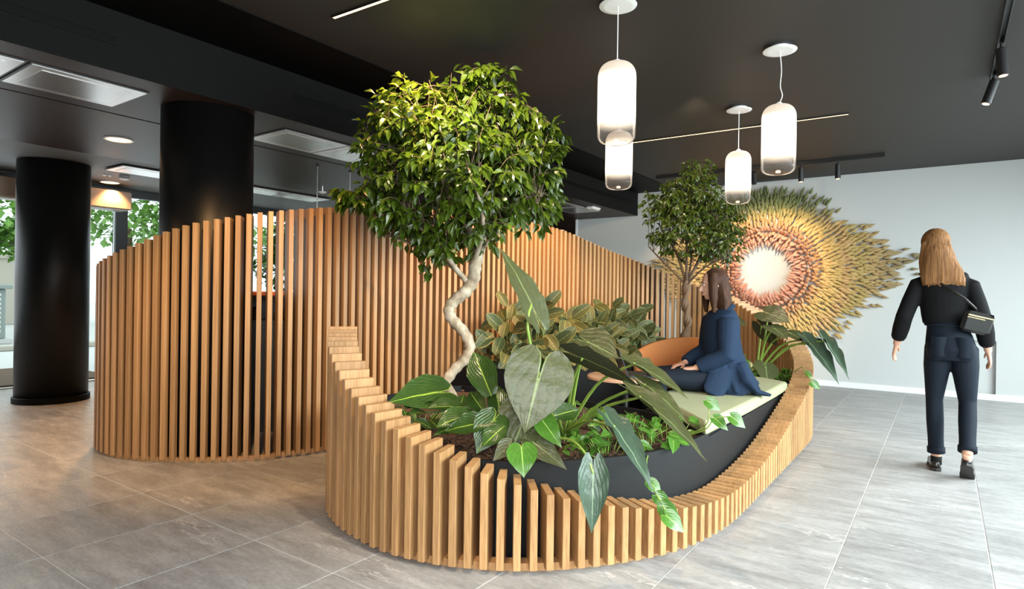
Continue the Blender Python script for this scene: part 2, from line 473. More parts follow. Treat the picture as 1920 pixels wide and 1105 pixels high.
ce = MB().box((-3.60, -3.2, HC), (3.2, YW, HC + .15)); ceiling = struct('ceiling', ce, CEIL)
struct('ceiling_border', MB().box((XB, -3.2, HC - .006), (-3.60, YW, HC + .15)), BLACKP, ceiling)  # strip beside the soffit, coloured darker than the rest of the ceiling
so = MB().box((-5.305, -3.2, HS), (XB, 13.2, HC + .2)).box((-7.12, -3.2, HS), (-5.335, 13.2, HC + .2)).box((-5.34, -3.2, HS + .04), (-5.30, 13.2, HC + .2))
sof = struct('ceiling_soffit', so, SOFF)
MB().box((XB, -3.2, HS - .001), (XB + .006, YW, HC)).obj('fascia', FASC, sof)  # thin panel added over the beam face, coloured darker than the soffit
struct('ceiling_entrance', MB().box((-9.4, -3.2, HS + .012), (-7.12, 13.2, HC + .2)), CEILG)
# back wall with its low recess
wb = MB().box((-5.44, YW, 0), (.18, YW + .2, HC)).box((.18, YW, .74), (.54, YW + .2, HC)).box((.18, YW + .05, 0), (.54, YW + .2, .74)).box((.54, YW, 0), (3.2, YW + .2, HC))
struct('wall_back', wb, WALLW)
struct('baseboard_back', MB().box((-5.44, YW - .012, 0), (.54, YW, .075)).box((.54, YW - .014, 0), (3.2, YW, .075)), SKIRT)
struct('trim_1', MB().box((-5.47, YW - .02, 0), (-5.44, YW + .2, HS)), SKIRT)
struct('wall_far', MB().box((-9.4, 13.0, 0), (-5.0, 13.2, HC)).box((-9.45, 8.6, 0), (-9.3, 13.2, HC)), DARKW)
struct('wall_rear', MB().box((-9.4, -3.3, 0), (3.2, -3.2, HC)), DARKW)
# glazed right side, outside the frame: posts and rails only between panes
fr = MB()
for yy in (-3.2, -.2, 2.8, 5.8, 8.8): fr.box((3.14, yy, 0), (3.2, yy + .07, HC))
fr.box((3.14, -3.2, 0), (3.2, YW, .06)).box((3.14, -3.2, HC - .08), (3.2, YW, HC))
w2 = struct('window_2', fr, DKMET)
MB().box((3.165, -3.2, .06), (3.175, YW, HC - .08)).obj('pane', WGLASS, w2)
# soffit slots
for k, (y0, y1) in enumerate([(-1.2, 1.72), (3.02, 4.6), (6.3, 9.5)]):
    zc = 2.80
    b = MB().box((XB - .05, y0, zc - .022), (XB + .0075, y1, zc + .022)); o = struct('trim_%d' % (k + 2), b, BLACKP)
    b2 = MB().box((XB, y0 - .01, zc + .022), (XB + .012, y1 + .01, zc + .03)).box((XB, y0 - .01, zc - .03), (XB + .012, y1 + .01, zc - .022)); b2.obj('slot_edge', FASC, o)


def ceiling_panel(x0, x1, y0, y1, label):
    o = thing('ceiling_panel', label, 'ceiling panel', ((x0 + x1) / 2, (y0 + y1) / 2, HS))
    a, b = (x1 - x0) / 2, (y1 - y0) / 2
    MB().box((-a, -b, -.012), (a, b, 0)).obj('panel', PANEL, o)
    MB().box((-a + .07, -b + .07, -.015), (a - .07, b - .07, -.011)).obj('inner_panel', PANEL2, o)
    e = .012
    MB().box((-a - e, -b - e, -.008), (-a, b + e, 0)).box((a, -b - e, -.008), (a + e, b + e, 0)).box((-a, -b - e, -.008), (a, -b, 0)).box((-a, b, -.008), (a, b + e, 0)).obj('frame', BLACKM, o)


for y0, lb in ((.68, 'pale ceiling panel cut by the left edge of the photo'), (1.375, 'dark reflecting ceiling panel left of the nearer black column'), (3.13, 'pinkish ceiling panel just right of the nearer black column'), (3.805, 'pale ceiling panel half behind the large ficus crown'), (6.9, 'first dim ceiling panel seen right of the large ficus crown'), (7.58, 'second dim ceiling panel right of the large ficus crown'), (8.26, 'dim ceiling panel beside the small white ceiling fitting')):
    ceiling_panel(-5.09, -4.545, y0, y0 + .655, lb)
for y0, lb in ((3.08, 'bright ceiling panel between the two black columns'), (4.55, 'whitest ceiling panel above the tall slats at far left'), (5.23, 'greenish ceiling panel above the tall slats')):
    ceiling_panel(-7.86, -7.42, y0, y0 + .65, lb)


def column(x, y, r, label, foot=True):
    o = thing('column', label, 'column', (x, y, 0))
    MB().lathe([(r, .0), (r, HS)], 64).obj('shaft', COLM, o, True)
    if foot: MB().lathe([(r + .018, 0), (r + .018, .06), (r + .004, .066), (r - .01, .066)], 64).obj('base_ring', BLACKP, o, False)


column(-8.07, 2.66, .335, 'farther black round column standing free near the glass doors')
column(-4.68, 2.545, .326, 'nearer black round column rising behind the oak slats', False)


def downlight(x, y, r, label, z=HS, grp='round recessed downlights'):
    o = thing('downlight', label, 'downlight', (x, y, z), 0, grp)
    MB().lathe([(r, -.006), (r, 0)], 28).obj('lens', LENS, o)
    MB().lathe([(r + .004, -.01), (r + .018, -.008), (r + .018, 0), (r + .004, 0)], 28, caps=False).obj('rim', WHITEP, o)


downlight(-6.19, 2.53, .10, 'large warm round downlight between the two black columns')
downlight(-8.85, 3.52, .10, 'warm round downlight beside the wooden door header', HS + .012)
downlight(-5.73, 9.5, .045, 'small warm downlight right of the large ficus, the upper one')
downlight(-6.6, 11.2, .045, 'small warm downlight just above the slats, the lower one')
o = thing('smoke_detector', 'white smoke detector on the grey ceiling between the columns', 'smoke detector', (-8.2, 3.42, HS + .012))
MB().lathe([(.035, -.05), (.05, -.045), (.055, -.02), (.055, 0)], 20).obj('housing', WHITEP, o, True)
MB().lathe([(.056, -.03), (.058, -.03), (.058, -.022), (.056, -.022)], 20).obj('vent_ring', BLACKM, o)
o = thing('ceiling_sensor', 'flat white disc sensor left of the smoke detector', 'sensor', (-8.32, 3.28, HS + .012))
MB().lathe([(.04, -.012), (.05, -.006), (.05, 0)], 20).obj('disc', WHITEP, o, True)
MB().lathe([(.012, -.018), (.015, -.012)], 12).obj('eye', BLACKM, o)
o = thing('emergency_light', 'small white rectangular emergency light on the dark soffit', 'emergency light', (-4.45, 8.5, HS))
MB().cbox((-.06, -.13, -.035), (.06, .13, 0), .01).obj('housing', WHITEP, o)
MB().cbox((-.045, -.11, -.045), (.045, .11, -.035), .004).obj('lens', EYE, o)
for x, y, lb in ((-5.56, 4.23, 'left thin hanging wire above the tall slats'), (-5.53, 4.65, 'right thin hanging wire against the ficus leaves')):
    o = thing('hanging_wire', lb, 'wire', (x, y, 1.9), 0, 'thin wires from the soffit')
    MB().tube([(0, 0, 0), (0, 0, HS - 1.9)], .0045, 6).obj('cable', STEEL, o)
    MB().lathe([(.018, HS - 1.912), (.018, HS - 1.9)], 12).obj('ceiling_cup', BLACKM, o)
o = thing('sprinkler', 'small white sprinkler head just above the tallest slats', 'sprinkler', (-6.6, 5.1, HS))
MB().tube([(0, 0, -.08), (0, 0, 0)], .012, 8).obj('pipe', STEEL, o)
MB().lathe([(.01, -.1), (.045, -.085), (.05, -.075), (.012, -.08)], 14).obj('deflector', WHITEP, o)

# LED strips in the ceiling
for (x0, y0, x1, y1, lb) in ((-3.05, 6.49, -.76, 6.55, 'long warm light strip running behind the hanging lamps'), (-3.2, 2.54, -1.0, 2.6, 'warm light strip at the top edge left of the lamps')):
    L = math.hypot(x1 - x0, y1 - y0); o = thing('light_strip', lb, 'light strip', ((x0 + x1) / 2, (y0 + y1) / 2, HC), math.atan2(y1 - y0, x1 - x0), 'light strips in the black ceiling')
    MB().box((-L / 2, -.0135, -.010), (L / 2, .0135, -.001)).obj('diffuser', LEDM, o)
    MB().box((-L / 2 - .006, -.016, -.012), (L / 2 + .006, -.011, 0)).box((-L / 2 - .006, .011, -.012), (L / 2 + .006, .016, 0)).box((-L / 2 - .006, -.011, -.012), (-L / 2, .011, 0)).box((L / 2, -.011, -.012), (L / 2 + .006, .011, 0)).obj('frame', BLACKM, o)


def track(p0, p1, label, spots):
    p0, p1 = V(p0), V(p1); d = p1 - p0; L = d.length
    o = thing('spotlight_track', label, 'light track', (p0 + p1) / 2, math.atan2(d.y, d.x), 'black spotlight tracks')
    MB().box((-L / 2, -.02, -.04), (L / 2, -.012, 0)).box((-L / 2, .012, -.04), (L / 2, .02, 0)).box((-L / 2, -.012, -.012), (L / 2, .012, 0)).obj('rail', BLACKM, o)
    for e in (-1, 1): MB().box((e * L / 2 - .008, -.022, -.043), (e * L / 2 + .008, .022, 0)).obj('end_cap', BLACKM, o)
    for sp, tgt, lb in spots:
        q = p0 + d.normalized() * sp; q.z = p0.z - .042
        s = thing('spotlight', lb, 'spotlight', q, 0, 'black cylinder spotlights')
        MB().box((-.015, -.015, -.0), (.015, .015, .03)).tube([(0, 0, 0), (0, 0, -.045)], .008, 8).obj('mount', BLACKM, s)
        Mx = Matrix.Translation((0, 0, -.045)) @ (V(tgt) - q).to_track_quat('-Z', 'Y').to_matrix().to_4x4()
        MB().lathe([(.030, -.17), (.032, -.168), (.032, .01), (.026, .016)], 20, Mx).obj('barrel', BLACKM, s, False)
        MB().lathe([(.024, -.1715), (.024, -.1705)], 16, Mx).obj('lens', LENS, s)


track((-3.45, 8.55, HC), (-.61, 8.58, HC), 'black spotlight track on the ceiling in front of the wall sculpture', [(.5, (-3.4, 9.7, 1.7), 'spotlight on the wall track hidden behind the small ficus'), (1.35, (-2.3, 9.7, 1.8), 'spotlight on the wall track between two hanging lamps'), (1.93, (-1.5, 8.6, .5), 'spotlight on the wall track under the right big lamp'), (2.35, (-1.1, 8.59, .5), 'spotlight on the wall track right of every hanging lamp')])
track((.29, 3.2, HC), (.29, 6.05, HC), 'black spotlight track in the upper right corner', [(2.0, (.5, 5.1, 0), 'lit spotlight nearest in the upper right corner'), (2.72, (-.6, 5.6, 0), 'tilted spotlight at the far end of the corner track')])


# hanging glass lamps
def capsule(r, h, z0=0, n=9, flat=.62, e=2.6):
    pr = []
    for k in range(n + 1):
        a = PI / 2 * k / n
        pr.append((r * flat + r * (1 - flat) * sin(a) ** .8, z0 + .05 * (1 - cos(a))))
    for k in range(n + 1):
        a = PI / 2 * k / n
        pr.append((max(r * cos(a) ** .62, .018), z0 + h - r * .78 + r * .78 * sin(a)))
    return pr


def pendant(x, y, ztop, label, kink=0):
    h, r = .48, .113; o = thing('pendant_lamp', label, 'pendant lamp', (x, y, ztop - h), 0, 'four hanging glass lamps')
    MB().lathe(capsule(r, h), 40, caps=False).obj('glass_shade', LAMPG, o, True)
    MB().lathe([(.001, .002), (r * .60, .003)], 32, caps=False).lathe([(r * .6, .003), (r * .62, .0)], 32, caps=False).obj('glass_foot', CLEARG, o)
    MB().lathe([(.014, .006), (.018, .012), (.012, .02)], 16).obj('bulb', LENS, o, True)
    Hc = HC - (ztop - h)
    MB().lathe([(.018, h - .012), (.02, h + .012), (.008, h + .02)], 16).obj('cap', WHITEP, o, True)
    MB().tube([tuple(p) for p in smoothcurve([[0, 0, h + .01], [kink, 0, h + .06], [kink * .3, 0, h + .13], [kink * .6, 0, h + (Hc - h) * .6], [0, 0, Hc - .02]], 6)], .0035, 6).obj('cord', WHITEP, o, True)
    MB().lathe([(.085, Hc - .030), (.11, Hc - .026), (.112, Hc - .022), (.07, Hc - .018), (.07, Hc)], 36).obj('canopy', WHITEP, o, False)


pendant(-1.61, 3.35, 2.632, 'largest-looking hanging glass lamp, highest in the photo')
pendant(-.96, 4.58, 2.592, 'rightmost hanging glass lamp with a kinked cord', .02)
pendant(-1.57, 5.84, 2.592, 'small hanging glass lamp between small ficus and rightmost lamp')
pendant(-2.25, 4.74, 2.622, 'hanging glass lamp half hidden behind the largest-looking lamp')
# ------------------------------------------------------------------ slatted oak screen: one ribbon round the planter and on into a second bulge
# camera-side edge points: (x, y, height, side) ; side +1 = measured edge lies on the right of travel, -1 = on the left
K = [(-3.06, 2.43, 1.03, 1), (-2.825, 2.235, .955, 1), (-2.61, 2.123, .845, 1), (-2.41, 2.064, .74, 1), (-2.16, 2.028, .64, 1), (-1.91, 2.06, .545, 1), (-1.73, 2.126, .475, 1), (-1.56, 2.217, .415, 1), (-1.40, 2.346, .352, 1), (-1.26, 2.50, .302, 1), (-1.14, 2.672, .262, 1), (-1.04, 2.858, .228, 1), (-.975, 3.067, .205, 1), (-.935, 3.30, .188, 1), (-.92, 3.55, .182, 1), (-.918, 3.9, .188, 1), (-.918, 4.3, .218, 1), (-.918, 4.7, .278, 1), (-.918, 5.1, .358, 1), (-.918, 5.5, .452, 1), (-.928, 5.85, .548, 1), (-.966, 6.17, .635, 1), (-1.035, 6.42, .725, 1), (-1.14, 6.655, .82, 1), (-1.29, 6.865, .905, 1), (-1.475, 7.045, 1.008, 1), (-1.678, 7.187, 1.105, 1)]
K2 = [(-1.972, 7.205, 1.215, -1), (-2.204, 7.273, 1.305, -1), (-2.4, 7.295, 1.376, -1), (-2.582, 7.275, 1.446, -1), (-2.767, 7.218, 1.53, -1), (-2.98, 7.068, 1.632, -1), (-3.142, 6.81, 1.722, -1), (-3.216, 6.56, 1.775, -1), (-3.306, 6.227, 1.86, -1), (-3.395, 5.873, 1.94, -1), (-3.465, 5.535, 1.98, -1), (-3.516, 5.167, 1.998, -1), (-3.566, 4.8, 2.005, -1), (-3.624, 4.438, 2.003, -1), (-3.686, 4.082, 1.995, -1), (-3.757, 3.738, 1.978, -1), (-3.83, 3.404, 1.945, -1), (-3.90, 3.04, 1.888, -1), (-3.98, 2.82, 1.852, -1), (-4.09, 2.61, 1.812, -1), (-4.235, 2.435, 1.765, -1), (-4.40, 2.285, 1.717, -1), (-4.58, 2.165, 1.65, -1), (-4.76, 2.075, 1.575, -1), (-4.98, 2.012, 1.505, -1), (-5.2, 2.005, 1.45, -1), (-5.4, 2.06, 1.405, -1), (-5.6, 2.17, 1.36, -1), (-5.76, 2.33, 1.32, -1), (-5.88, 2.53, 1.28, -1), (-5.95, 2.75, 1.24, -1)]
KK = K + K2
cen = []
for i, (x, y, h, s) in enumerate(KK):
    a, b = V(KK[max(i - 1, 0)][:2]), V(KK[min(i + 1, len(KK) - 1)][:2]); d = (b - a).normalized()
    left = V((-d.y, d.x)); q = V((x, y)) + left * (.0825 * s); cen.append([q.x, q.y, h])
dense = smoothcurve(cen, 24)
arc = [0]
for a, b in zip(dense, dense[1:]): arc.append(arc[-1] + math.hypot(b[0] - a[0], b[1] - a[1]))


def along(s):
    import bisect
    k = min(max(bisect.bisect_right(arc, s) - 1, 0), len(arc) - 2); f = (s - arc[k]) / max(arc[k + 1] - arc[k], 1e-9)
    a, b = dense[k], dense[k + 1]; p = [x + (y - x) * f for x, y in zip(a, b)]
    k0, k1 = max(k - 4, 0), min(k + 5, len(dense) - 1); d = V((dense[k1][0] - dense[k0][0], dense[k1][1] - dense[k0][1])).normalized()
    return V((p[0], p[1])), p[2], d


screen = thing('slatted_screen', 'winding oak slat screen that rises from a low front to a tall curved back', 'slatted screen')
SLT, SLD, c_ = .034, .165, .0022
pro = [(-SLT / 2 + c_, -SLD / 2), (SLT / 2 - c_, -SLD / 2), (SLT / 2, -SLD / 2 + c_), (SLT / 2, SLD / 2 - c_), (SLT / 2 - c_, SLD / 2), (-SLT / 2 + c_, SLD / 2), (-SLT / 2, SLD / 2 - c_), (-SLT / 2, -SLD / 2 + c_)]
slat_me = prism(pro, 0, 1).mesh('slat', OAK)
nsl = int(arc[-1] / .0684); ds = arc[-1] / nsl
COLC = V((-4.68, 2.545))
for i in range(nsl + 1):
    q, h, d = along(i * ds)
    left = V((-d.y, d.x)); dep = SLD
    dist = (q + left * .0825 - COLC).length - .35
    if dist < SLD and (q - left * .0825 - COLC).length < .5: dep = max(.04, min(SLD, dist))
    q2 = q + left * (SLD - dep) / 2
    M = Matrix.Translation((q2.x, q2.y, .022)) @ Matrix.Rotation(math.atan2(d.y, d.x), 4, 'Z') @ Matrix.Diagonal((1, dep / SLD, h - .022, 1))
    link('slat', slat_me, screen, M)
rb = []
for i in range(0, 361):
    q, h, d = along(arc[-1] * i / 360); left = V((-d.y, d.x)); near = (q - COLC).length < .62
    a, b = q + left * (.058 if near else .03), q - left * (-.03 if near else .03)
    rb.append([V((a.x, a.y, 0)), V((b.x, b.y, 0)), V((b.x, b.y, .034)), V((a.x, a.y, .034))])
MB().rings(rb).obj('base_rail', OAK, screen)


def offset_run(s0, s1, n, off):
    out = []
    for i in range(n + 1):
        q, h, d = along(s0 + (s1 - s0) * i / n); l = V((-d.y, d.x)); p = q + l * off; out.append((p.x, p.y))
    return out


def s_near(x, y, lo=0, hi=None):
    best = min((math.hypot(p[0] - x, p[1] - y), a) for p, a in zip(dense, arc) if a >= lo and (hi is None or a <= hi)); return best[1]


S_B = s_near(-1.0, 3.62, hi=6); S_E = s_near(-1.0, 5.95, hi=8); S_R = s_near(-2.88, 7.22); S_L = s_near(-3.7, 4.5, lo=8); S_J = s_near(-3.9, 3.5, lo=8)
OFF = .0825 + .035


def bed(poly, z1, zs, name, label, cat):
    o = thing(name, label, cat)
    i1 = inset(poly, .022)
    mb = MB(); ring = lambda pl, z: [V((x, y, z)) for x, y in pl]
    mb.rings([ring(poly, 0), ring(poly, z1), ring(i1, z1), ring(i1, zs - .05)], True, False).obj('planter_wall', PLANTER, o)
    # soil: fan with a bumpy crown
    n = len(i1); cx, cy = sum(p[0] for p in i1) / n, sum(p[1] for p in i1) / n
    vs = []; fs = []
    for k in range(9):
        t = 1 - k / 9
        for x, y in i1:
            px, py = cx + (x - cx) * t, cy + (y - cy) * t
            vs.append((px, py, zs + (0 if k == 0 else .022 * noise.noise(V((px * 6, py * 6, 3)))) + .012 * (1 - t)))
    vs.append((cx, cy, zs + .012))
    for k in range(8):
        for i in range(n): fs.append((k * n + i, k * n + (i + 1) % n, (k + 1) * n + (i + 1) % n, (k + 1) * n + i))
    for i in range(n): fs.append((8 * n + i, 8 * n + (i + 1) % n, 9 * n))
    mb = MB(); mb.add(vs, fs); so_ = mb.obj('soil', SOIL, o, True); so_['label'] = 'dark bark mulch'
    ch = MB()
    for _ in range(int(260)):
        a = R.randrange(n); t = sqrt(R.random()) * .97
        px, py = cx + (i1[a][0] - cx) * t, cy + (i1[a][1] - cy) * t
        M = Matrix.Translation((px, py, zs + .022)) @ Matrix.Rotation(R.uniform(0, 6), 4, 'Z') @ Matrix.Rotation(R.uniform(-.6, .6), 4, 'X')
        s1, s2 = R.uniform(.008, .022), R.uniform(.006, .012); ch.box((-s1, -s2, -.004), (s1, s2, .005), M)
    stuff(ch.obj('bark_chips', SOIL, o)); return o


front_poly = offset_run(.02, S_B, 60, OFF) + [(-1.50, 3.93), (-1.72, 4.05), (-2.3, 4.12), (-2.95, 4.2), (-3.40, 4.1), (-3.52, 3.8), (-3.52, 3.2), (-3.30, 2.8)]
bed(front_poly, .45, .40, 'front_planter', 'black curved planter wall behind the low front slats', 'planter')
pl = offset_run(S_B, S_E, 30, OFF) + [(-1.55, 6.0), (-1.73, 5.65), (-1.73, 4.10), (-1.50, 3.95)]
o = thing('bench', 'dark grey bench base under the pale green cushion', 'bench')
prism(pl, 0, .425).rings([[V((x, y, .425)) for x, y in inset(pl, .012)], [V((x, y, .447)) for x, y in inset(pl, .012)]]).obj('plinth', PLANTER, o)
end_poly = offset_run(S_E + .02, S_R, 44, OFF) + [(-2.68, 6.80), (-2.45, 6.62), (-1.95, 6.5), (-1.72, 6.3), (-1.60, 6.02)]
bed(end_poly, .47, .43, 'end_planter', 'dark planter at the far right end holding the small ficus', 'planter')
back_poly = offset_run(S_R + .12, S_L + .25, 44, OFF) + [(-2.95, 4.28), (-2.80, 4.7), (-2.75, 5.3), (-2.68, 5.9), (-2.66, 6.3), (-2.76, 6.70)]
bed(back_poly, .60, .56, 'back_planter', 'black raised planter in front of the tall slats holding striped plants', 'planter')
# cushion
cp = [(-1.10, 3.50), (-1.075, 4.4), (-1.075, 5.2), (-1.085, 5.66), (-1.28, 5.80), (-1.48, 5.93), (-1.60, 5.82), (-1.715, 5.6), (-1.72, 4.9), (-1.72, 4.30), (-1.62, 4.10), (-1.37, 3.81)]
dn = [tuple(p[:2]) for p in smoothcurve([list(p) for p in cp + [cp[0]]], 1)][:-1]
mb = MB(); r_ = lambda pl, z: [V((x, y, z)) for x, y in pl]
mb.rings([r_(inset(dn, .03), .448), r_(inset(dn, .006), .456), r_(dn, .472), r_(dn, .508), r_(inset(dn, .008), .524), r_(inset(dn, .03), .531)])
o = mb.obj('bench_cushion', CUSH); tag(o, 'pale sage green seat cushion on the dark bench', 'cushion')
bv = o.modifiers.new('soft', 'BEVEL'); bv.width = .012; bv.segments = 2

# ------------------------------------------------------------------ wall sculpture: cones round an empty centre
CXs, CZs = -2.2, 1.66
m = mat('painted_cone', (.6, .4, .2), .55, spec=.3); t = NT(m)
geo = t.n('ShaderNodeNewGeometry'); sp = t.n('ShaderNodeSeparateXYZ'); t.l(geo.outputs['Position'], sp.inputs[0])
dx = t.math('SUBTRACT', sp.outputs[0], CXs); dz = t.math('SUBTRACT', sp.outputs[2], CZs)
rr = t.math('SQRT', t.math('ADD', t.math('MULTIPLY', dx, dx), t.math('MULTIPLY', dz, dz)))
nz = t.noise(geo.outputs['Position'], 16, 2)
rn = t.math('ADD', rr, t.math('MULTIPLY', t.math('SUBTRACT', nz, .5), .35))
col = t.ramp(t.math('DIVIDE', rn, 1.9), [(.22, (.58, .31, .23)), (.34, (.60, .34, .20)), (.42, (.60, .38, .15)), (.50, (.50, .36, .13)), (.58, (.54, .34, .15)), (.66, (.44, .33, .12)), (.76, (.42, .29, .13)), (.95, (.27, .22, .12))])
up = t.ramp(t.math('ADD', t.math('MULTIPLY', dz, .8), t.math('MULTIPLY', nz, .25)), [(.62, (0, 0, 0)), (.88, (1, 1, 1))])
col = t.mix(up, col, (.13, .15, .055))
t.base(col); CONE = m
sculp = thing('wall_sculpture', 'large eye-shaped relief of hundreds of painted cones on the white wall', 'wall sculpture', (CXs, YW, CZs))


def cone_me(name, r, L, seg=7):
    mb = MB(); pr = [(.25, 0), (.8, .10), (1, .26), (.85, .45), (.5, .70), (.22, .88)]
    rs = [[V((r * a * cos(2 * PI * i / seg), r * a * sin(2 * PI * i / seg), L * z)) for i in range(seg)] for a, z in pr]
    mb.rings(rs, True, False); n = len(mb.v); mb.v.append((0, 0, L)); k = (len(pr) - 1) * seg
    mb.f += [(k + i, k + (i + 1) % seg, n) for i in range(seg)]; mb.f.append(tuple(range(seg))[::-1])
    return mb


cm = cone_me('cone', 1, 1).mesh('cone', CONE, True)


def Rout(a):
    tab = [(-180, 1.78), (-150, 1.25), (-120, 1.08), (-90, 1.02), (-55, 1.14), (-30, 1.24), (-12, 1.5), (2, 1.80), (16, 1.42), (30, 1.18), (45, 1.10), (75, 1.16), (100, 1.17), (130, 1.12), (150, 1.25), (180, 1.78)]
    a = (math.degrees(a) + 180) % 360 - 180
    for (a0, r0), (a1, r1) in zip(tab, tab[1:]):
        if a0 <= a <= a1: return r0 + (r1 - r0) * (a - a0) / (a1 - a0)
    return 1.1


cones = []
r = .475; ringi = 0
while r < 1.85:
    inner = ringi < 4
    step = .050 if inner else .054 + .012 * max(0, r - 1)
    n = int(2 * PI * r / step)
    for i in range(n):
        a = 2 * PI * (i + .5 * (ringi % 2)) / n + R.uniform(-.012, .012)
        ro = Rout(a)
        if r > ro * (1 + R.uniform(-.03, .05)): continue
        if r > ro * .93 and R.random() < .35: continue
        rj = r + R.uniform(-.012, .012)
        u = V((cos(a), 0, sin(a))); nrm = V((0, -1, 0))
        L = (R.uniform(.14, .19) if inner else R.uniform(.115, .15)); wd = (.029 if inner else .0265) * R.uniform(.8, 1.2)
        if ringi == 0: d = -u * .93 + nrm * .38
        elif ringi == 1: d = -u * .62 + nrm * .78
        elif ringi == 2: d = -u * .3 + nrm * 1
        elif ringi == 3: d = u * .2 + nrm * 1
        elif ringi in (4, 5): d = u * .7 + nrm * .7
        else: d = u + nrm * R.uniform(.22, .34)
        d = (d + V((R.uniform(-.2, .2), R.uniform(-.12, .12), R.uniform(-.2, .2)))).normalized()
        p = u * rj + nrm * .028
        cones.append((p, d, L, wd))
    r += .040 if inner else .046; ringi += 1
for k in range(34):
    a = R.choice([R.uniform(-1.0, .15), R.uniform(.3, 1.2)]); ro = Rout(a) * R.uniform(1.04, 1.13); u = V((cos(a), 0, sin(a)))
    cones.append((u * ro + V((0, -.028, 0)), (u + V((0, -.25, 0))).normalized(), .11, .021))
# those over the front, in view and big, are parts of their own
cones.sort(key=lambda c: (abs(c[0].length - .75)))
rest = MB()
for k, (p, d, L, wd) in enumerate(cones):
    M = Matrix.Translation(p) @ d.to_track_quat('Z', 'Y').to_matrix().to_4x4() @ Matrix.Diagonal((wd, wd, L, 1))
    if k < 298: link('cone', cm, sculp, M)
    else:
        q = cone_me('c', 1, 1); rest.add([M @ V(x) for x in q.v], q.f)
stuff(rest.obj('cones', CONE, sculp, True))

# ------------------------------------------------------------------ leaves


def leaf_me(name, m, lobe=.4, prof=None, inn=None, nv=12, nu=4, bend=.25, cup=.15, wave=.02, waves=5, seed=0):
    """heart or oval blade: stalk at the origin, tip at +Y 1, top face +Z"""
    prof = prof or [(0, .42), (.15, .66), (.35, .92), (.5, 1), (.62, .94), (.74, .72), (.86, .42), (.95, .14), (1, .0)]
    def ev(tab, x):
        for (a, p), (b, q) in zip(tab, tab[1:]):
            if a <= x <= b:
                f = (x - a) / (b - a); f = f * f * (3 - 2 * f) if False else f; return p + (q - p) * f
        return tab[-1][1]
    mb = MB(); uvs = []
    ys = [-lobe + (1 + lobe) * (k / nv) for k in range(nv + 1)]
    for sd in (-1, 1):
        base = len(mb.v)
        for k, y in enumerate(ys):
            t = (y + lobe) / (1 + lobe); wo = ev(prof, t) * .5; wi = 0
            if y < 0 and lobe > 0: q_ = -y / lobe; wi = min(wo * .92, .028 * q_ ** .7 + .115 * q_ ** 6)
            for j in range(nu + 1):
                f = j / nu; x = (wi + (wo - wi) * f)
                zz = -bend * max(y, 0) ** 2 * .5 - bend * .25 * min(y, 0) ** 2 + cup * x * x * 1.6 + wave * sin(waves * 2 * PI * (y - x * .5) + seed + sd) * (x * 2) + .25 * wave * sin(waves * PI * y)
                zz -= .06 * (x < .012) * 0
                mb.v.append((sd * x, y, zz)); uvs.append((sd * f, t))
        for k in range(nv):
            for j in range(nu):
                a = base + k * (nu + 1) + j; q = (a, a + 1, a + nu + 2, a + nu + 1); mb.f.append(q if sd == 1 else q[::-1])
    mb.uv = uvs
    return mb.mesh(name, m, True)


HEARTP = [(0, .47), (.04, .64), (.10, .80), (.2, .95), (.30, 1.0), (.45, .97), (.58, .83), (.7, .62), (.82, .36), (.92, .14), (1, .0)]
ARROWP = [(0, .45), (.05, .62), (.12, .78), (.24, .95), (.34, 1.0), (.5, .9), (.64, .68), (.78, .42), (.9, .18), (1, .0)]
heart = leaf_me('heart_leaf', ALO, .45, HEARTP, bend=.22, cup=.10, wave=.022)
heart2 = leaf_me('broad_heart_leaf', ALO, .62, HEARTP, bend=.2, cup=.06, wave=.03, nv=16, nu=5)
heartb = leaf_me('heart_leaf_bluish', ALOB, .35, ARROWP, bend=.25, cup=.25, wave=.03, waves=6)
heartd = leaf_me('heart_leaf_dark', ALOU, .4, HEARTP, bend=.2, cup=.1, wave=.02)
heartg = leaf_me('heart_leaf_green', POTH, .25, HEARTP, bend=.35, cup=.2, wave=.015)
heartp = leaf_me('heart_leaf_glossy', PHIL, .35, HEARTP, bend=.25, cup=.15, wave=.03)
oval = leaf_me('oval_leaf', PHIL, 0, None, bend=.3, cup=.22, wave=.018, waves=6)
pothos = leaf_me('pothos_leaf', POTH, .22, HEARTP, nv=8, nu=3, bend=.4, cup=.25, wave=.02)
zebra = leaf_me('zebra_leaf', CALA, 0, [(0, .15), (.07, .55), (.18, .86), (.36, 1), (.58, 1.0), (.76, .88), (.89, .6), (.97, .25), (1, 0)], nv=9, nu=3, bend=.4, cup=.18, wave=.02)
arrow = leaf_me('arrow_leaf', ALO, .3, ARROWP, bend=.3, cup=.2, wave=.03, waves=6)


def put_leaf(me, parent, A, T, N, width, name='leaf', label=None):
    """blade from stalk point A to tip T facing N; width = full width in metres"""
    A, T, N = V(A), V(T), V(N); Y = T - A; L = Y.length; Y = Y / L; Z = (N - Y * N.dot(Y)).normalized(); X = Y.cross(Z)
    M = Matrix((X * width, Y * L, Z * L)).transposed().to_4x4(); M.translation = A
    o = link(name, me, parent, parent.matrix_world.inverted() @ M if parent is not None else M)
    if label: o['label'] = label
    return o


def stalk(parent, pts, r0, r1, m=STEM, name='stem'):
    pts = [list(p) for p in pts]
    q = [V(p) for p in smoothcurve(pts, 5)] if len(pts) > 2 else [V(p) for p in pts]
    n = len(q); loc = parent.location if parent is not None else V((0, 0, 0))
    return MB().tube([p - loc for p in q], [r0 + (r1 - r0) * i / (n - 1) for i in range(n)], 7).obj(name, m, parent, True)


def arch(a, b, lift=.1, mid=.55):
    a, b = V(a), V(b); c = a + (b - a) * mid + V((0, 0, lift)); return [a, c, b]


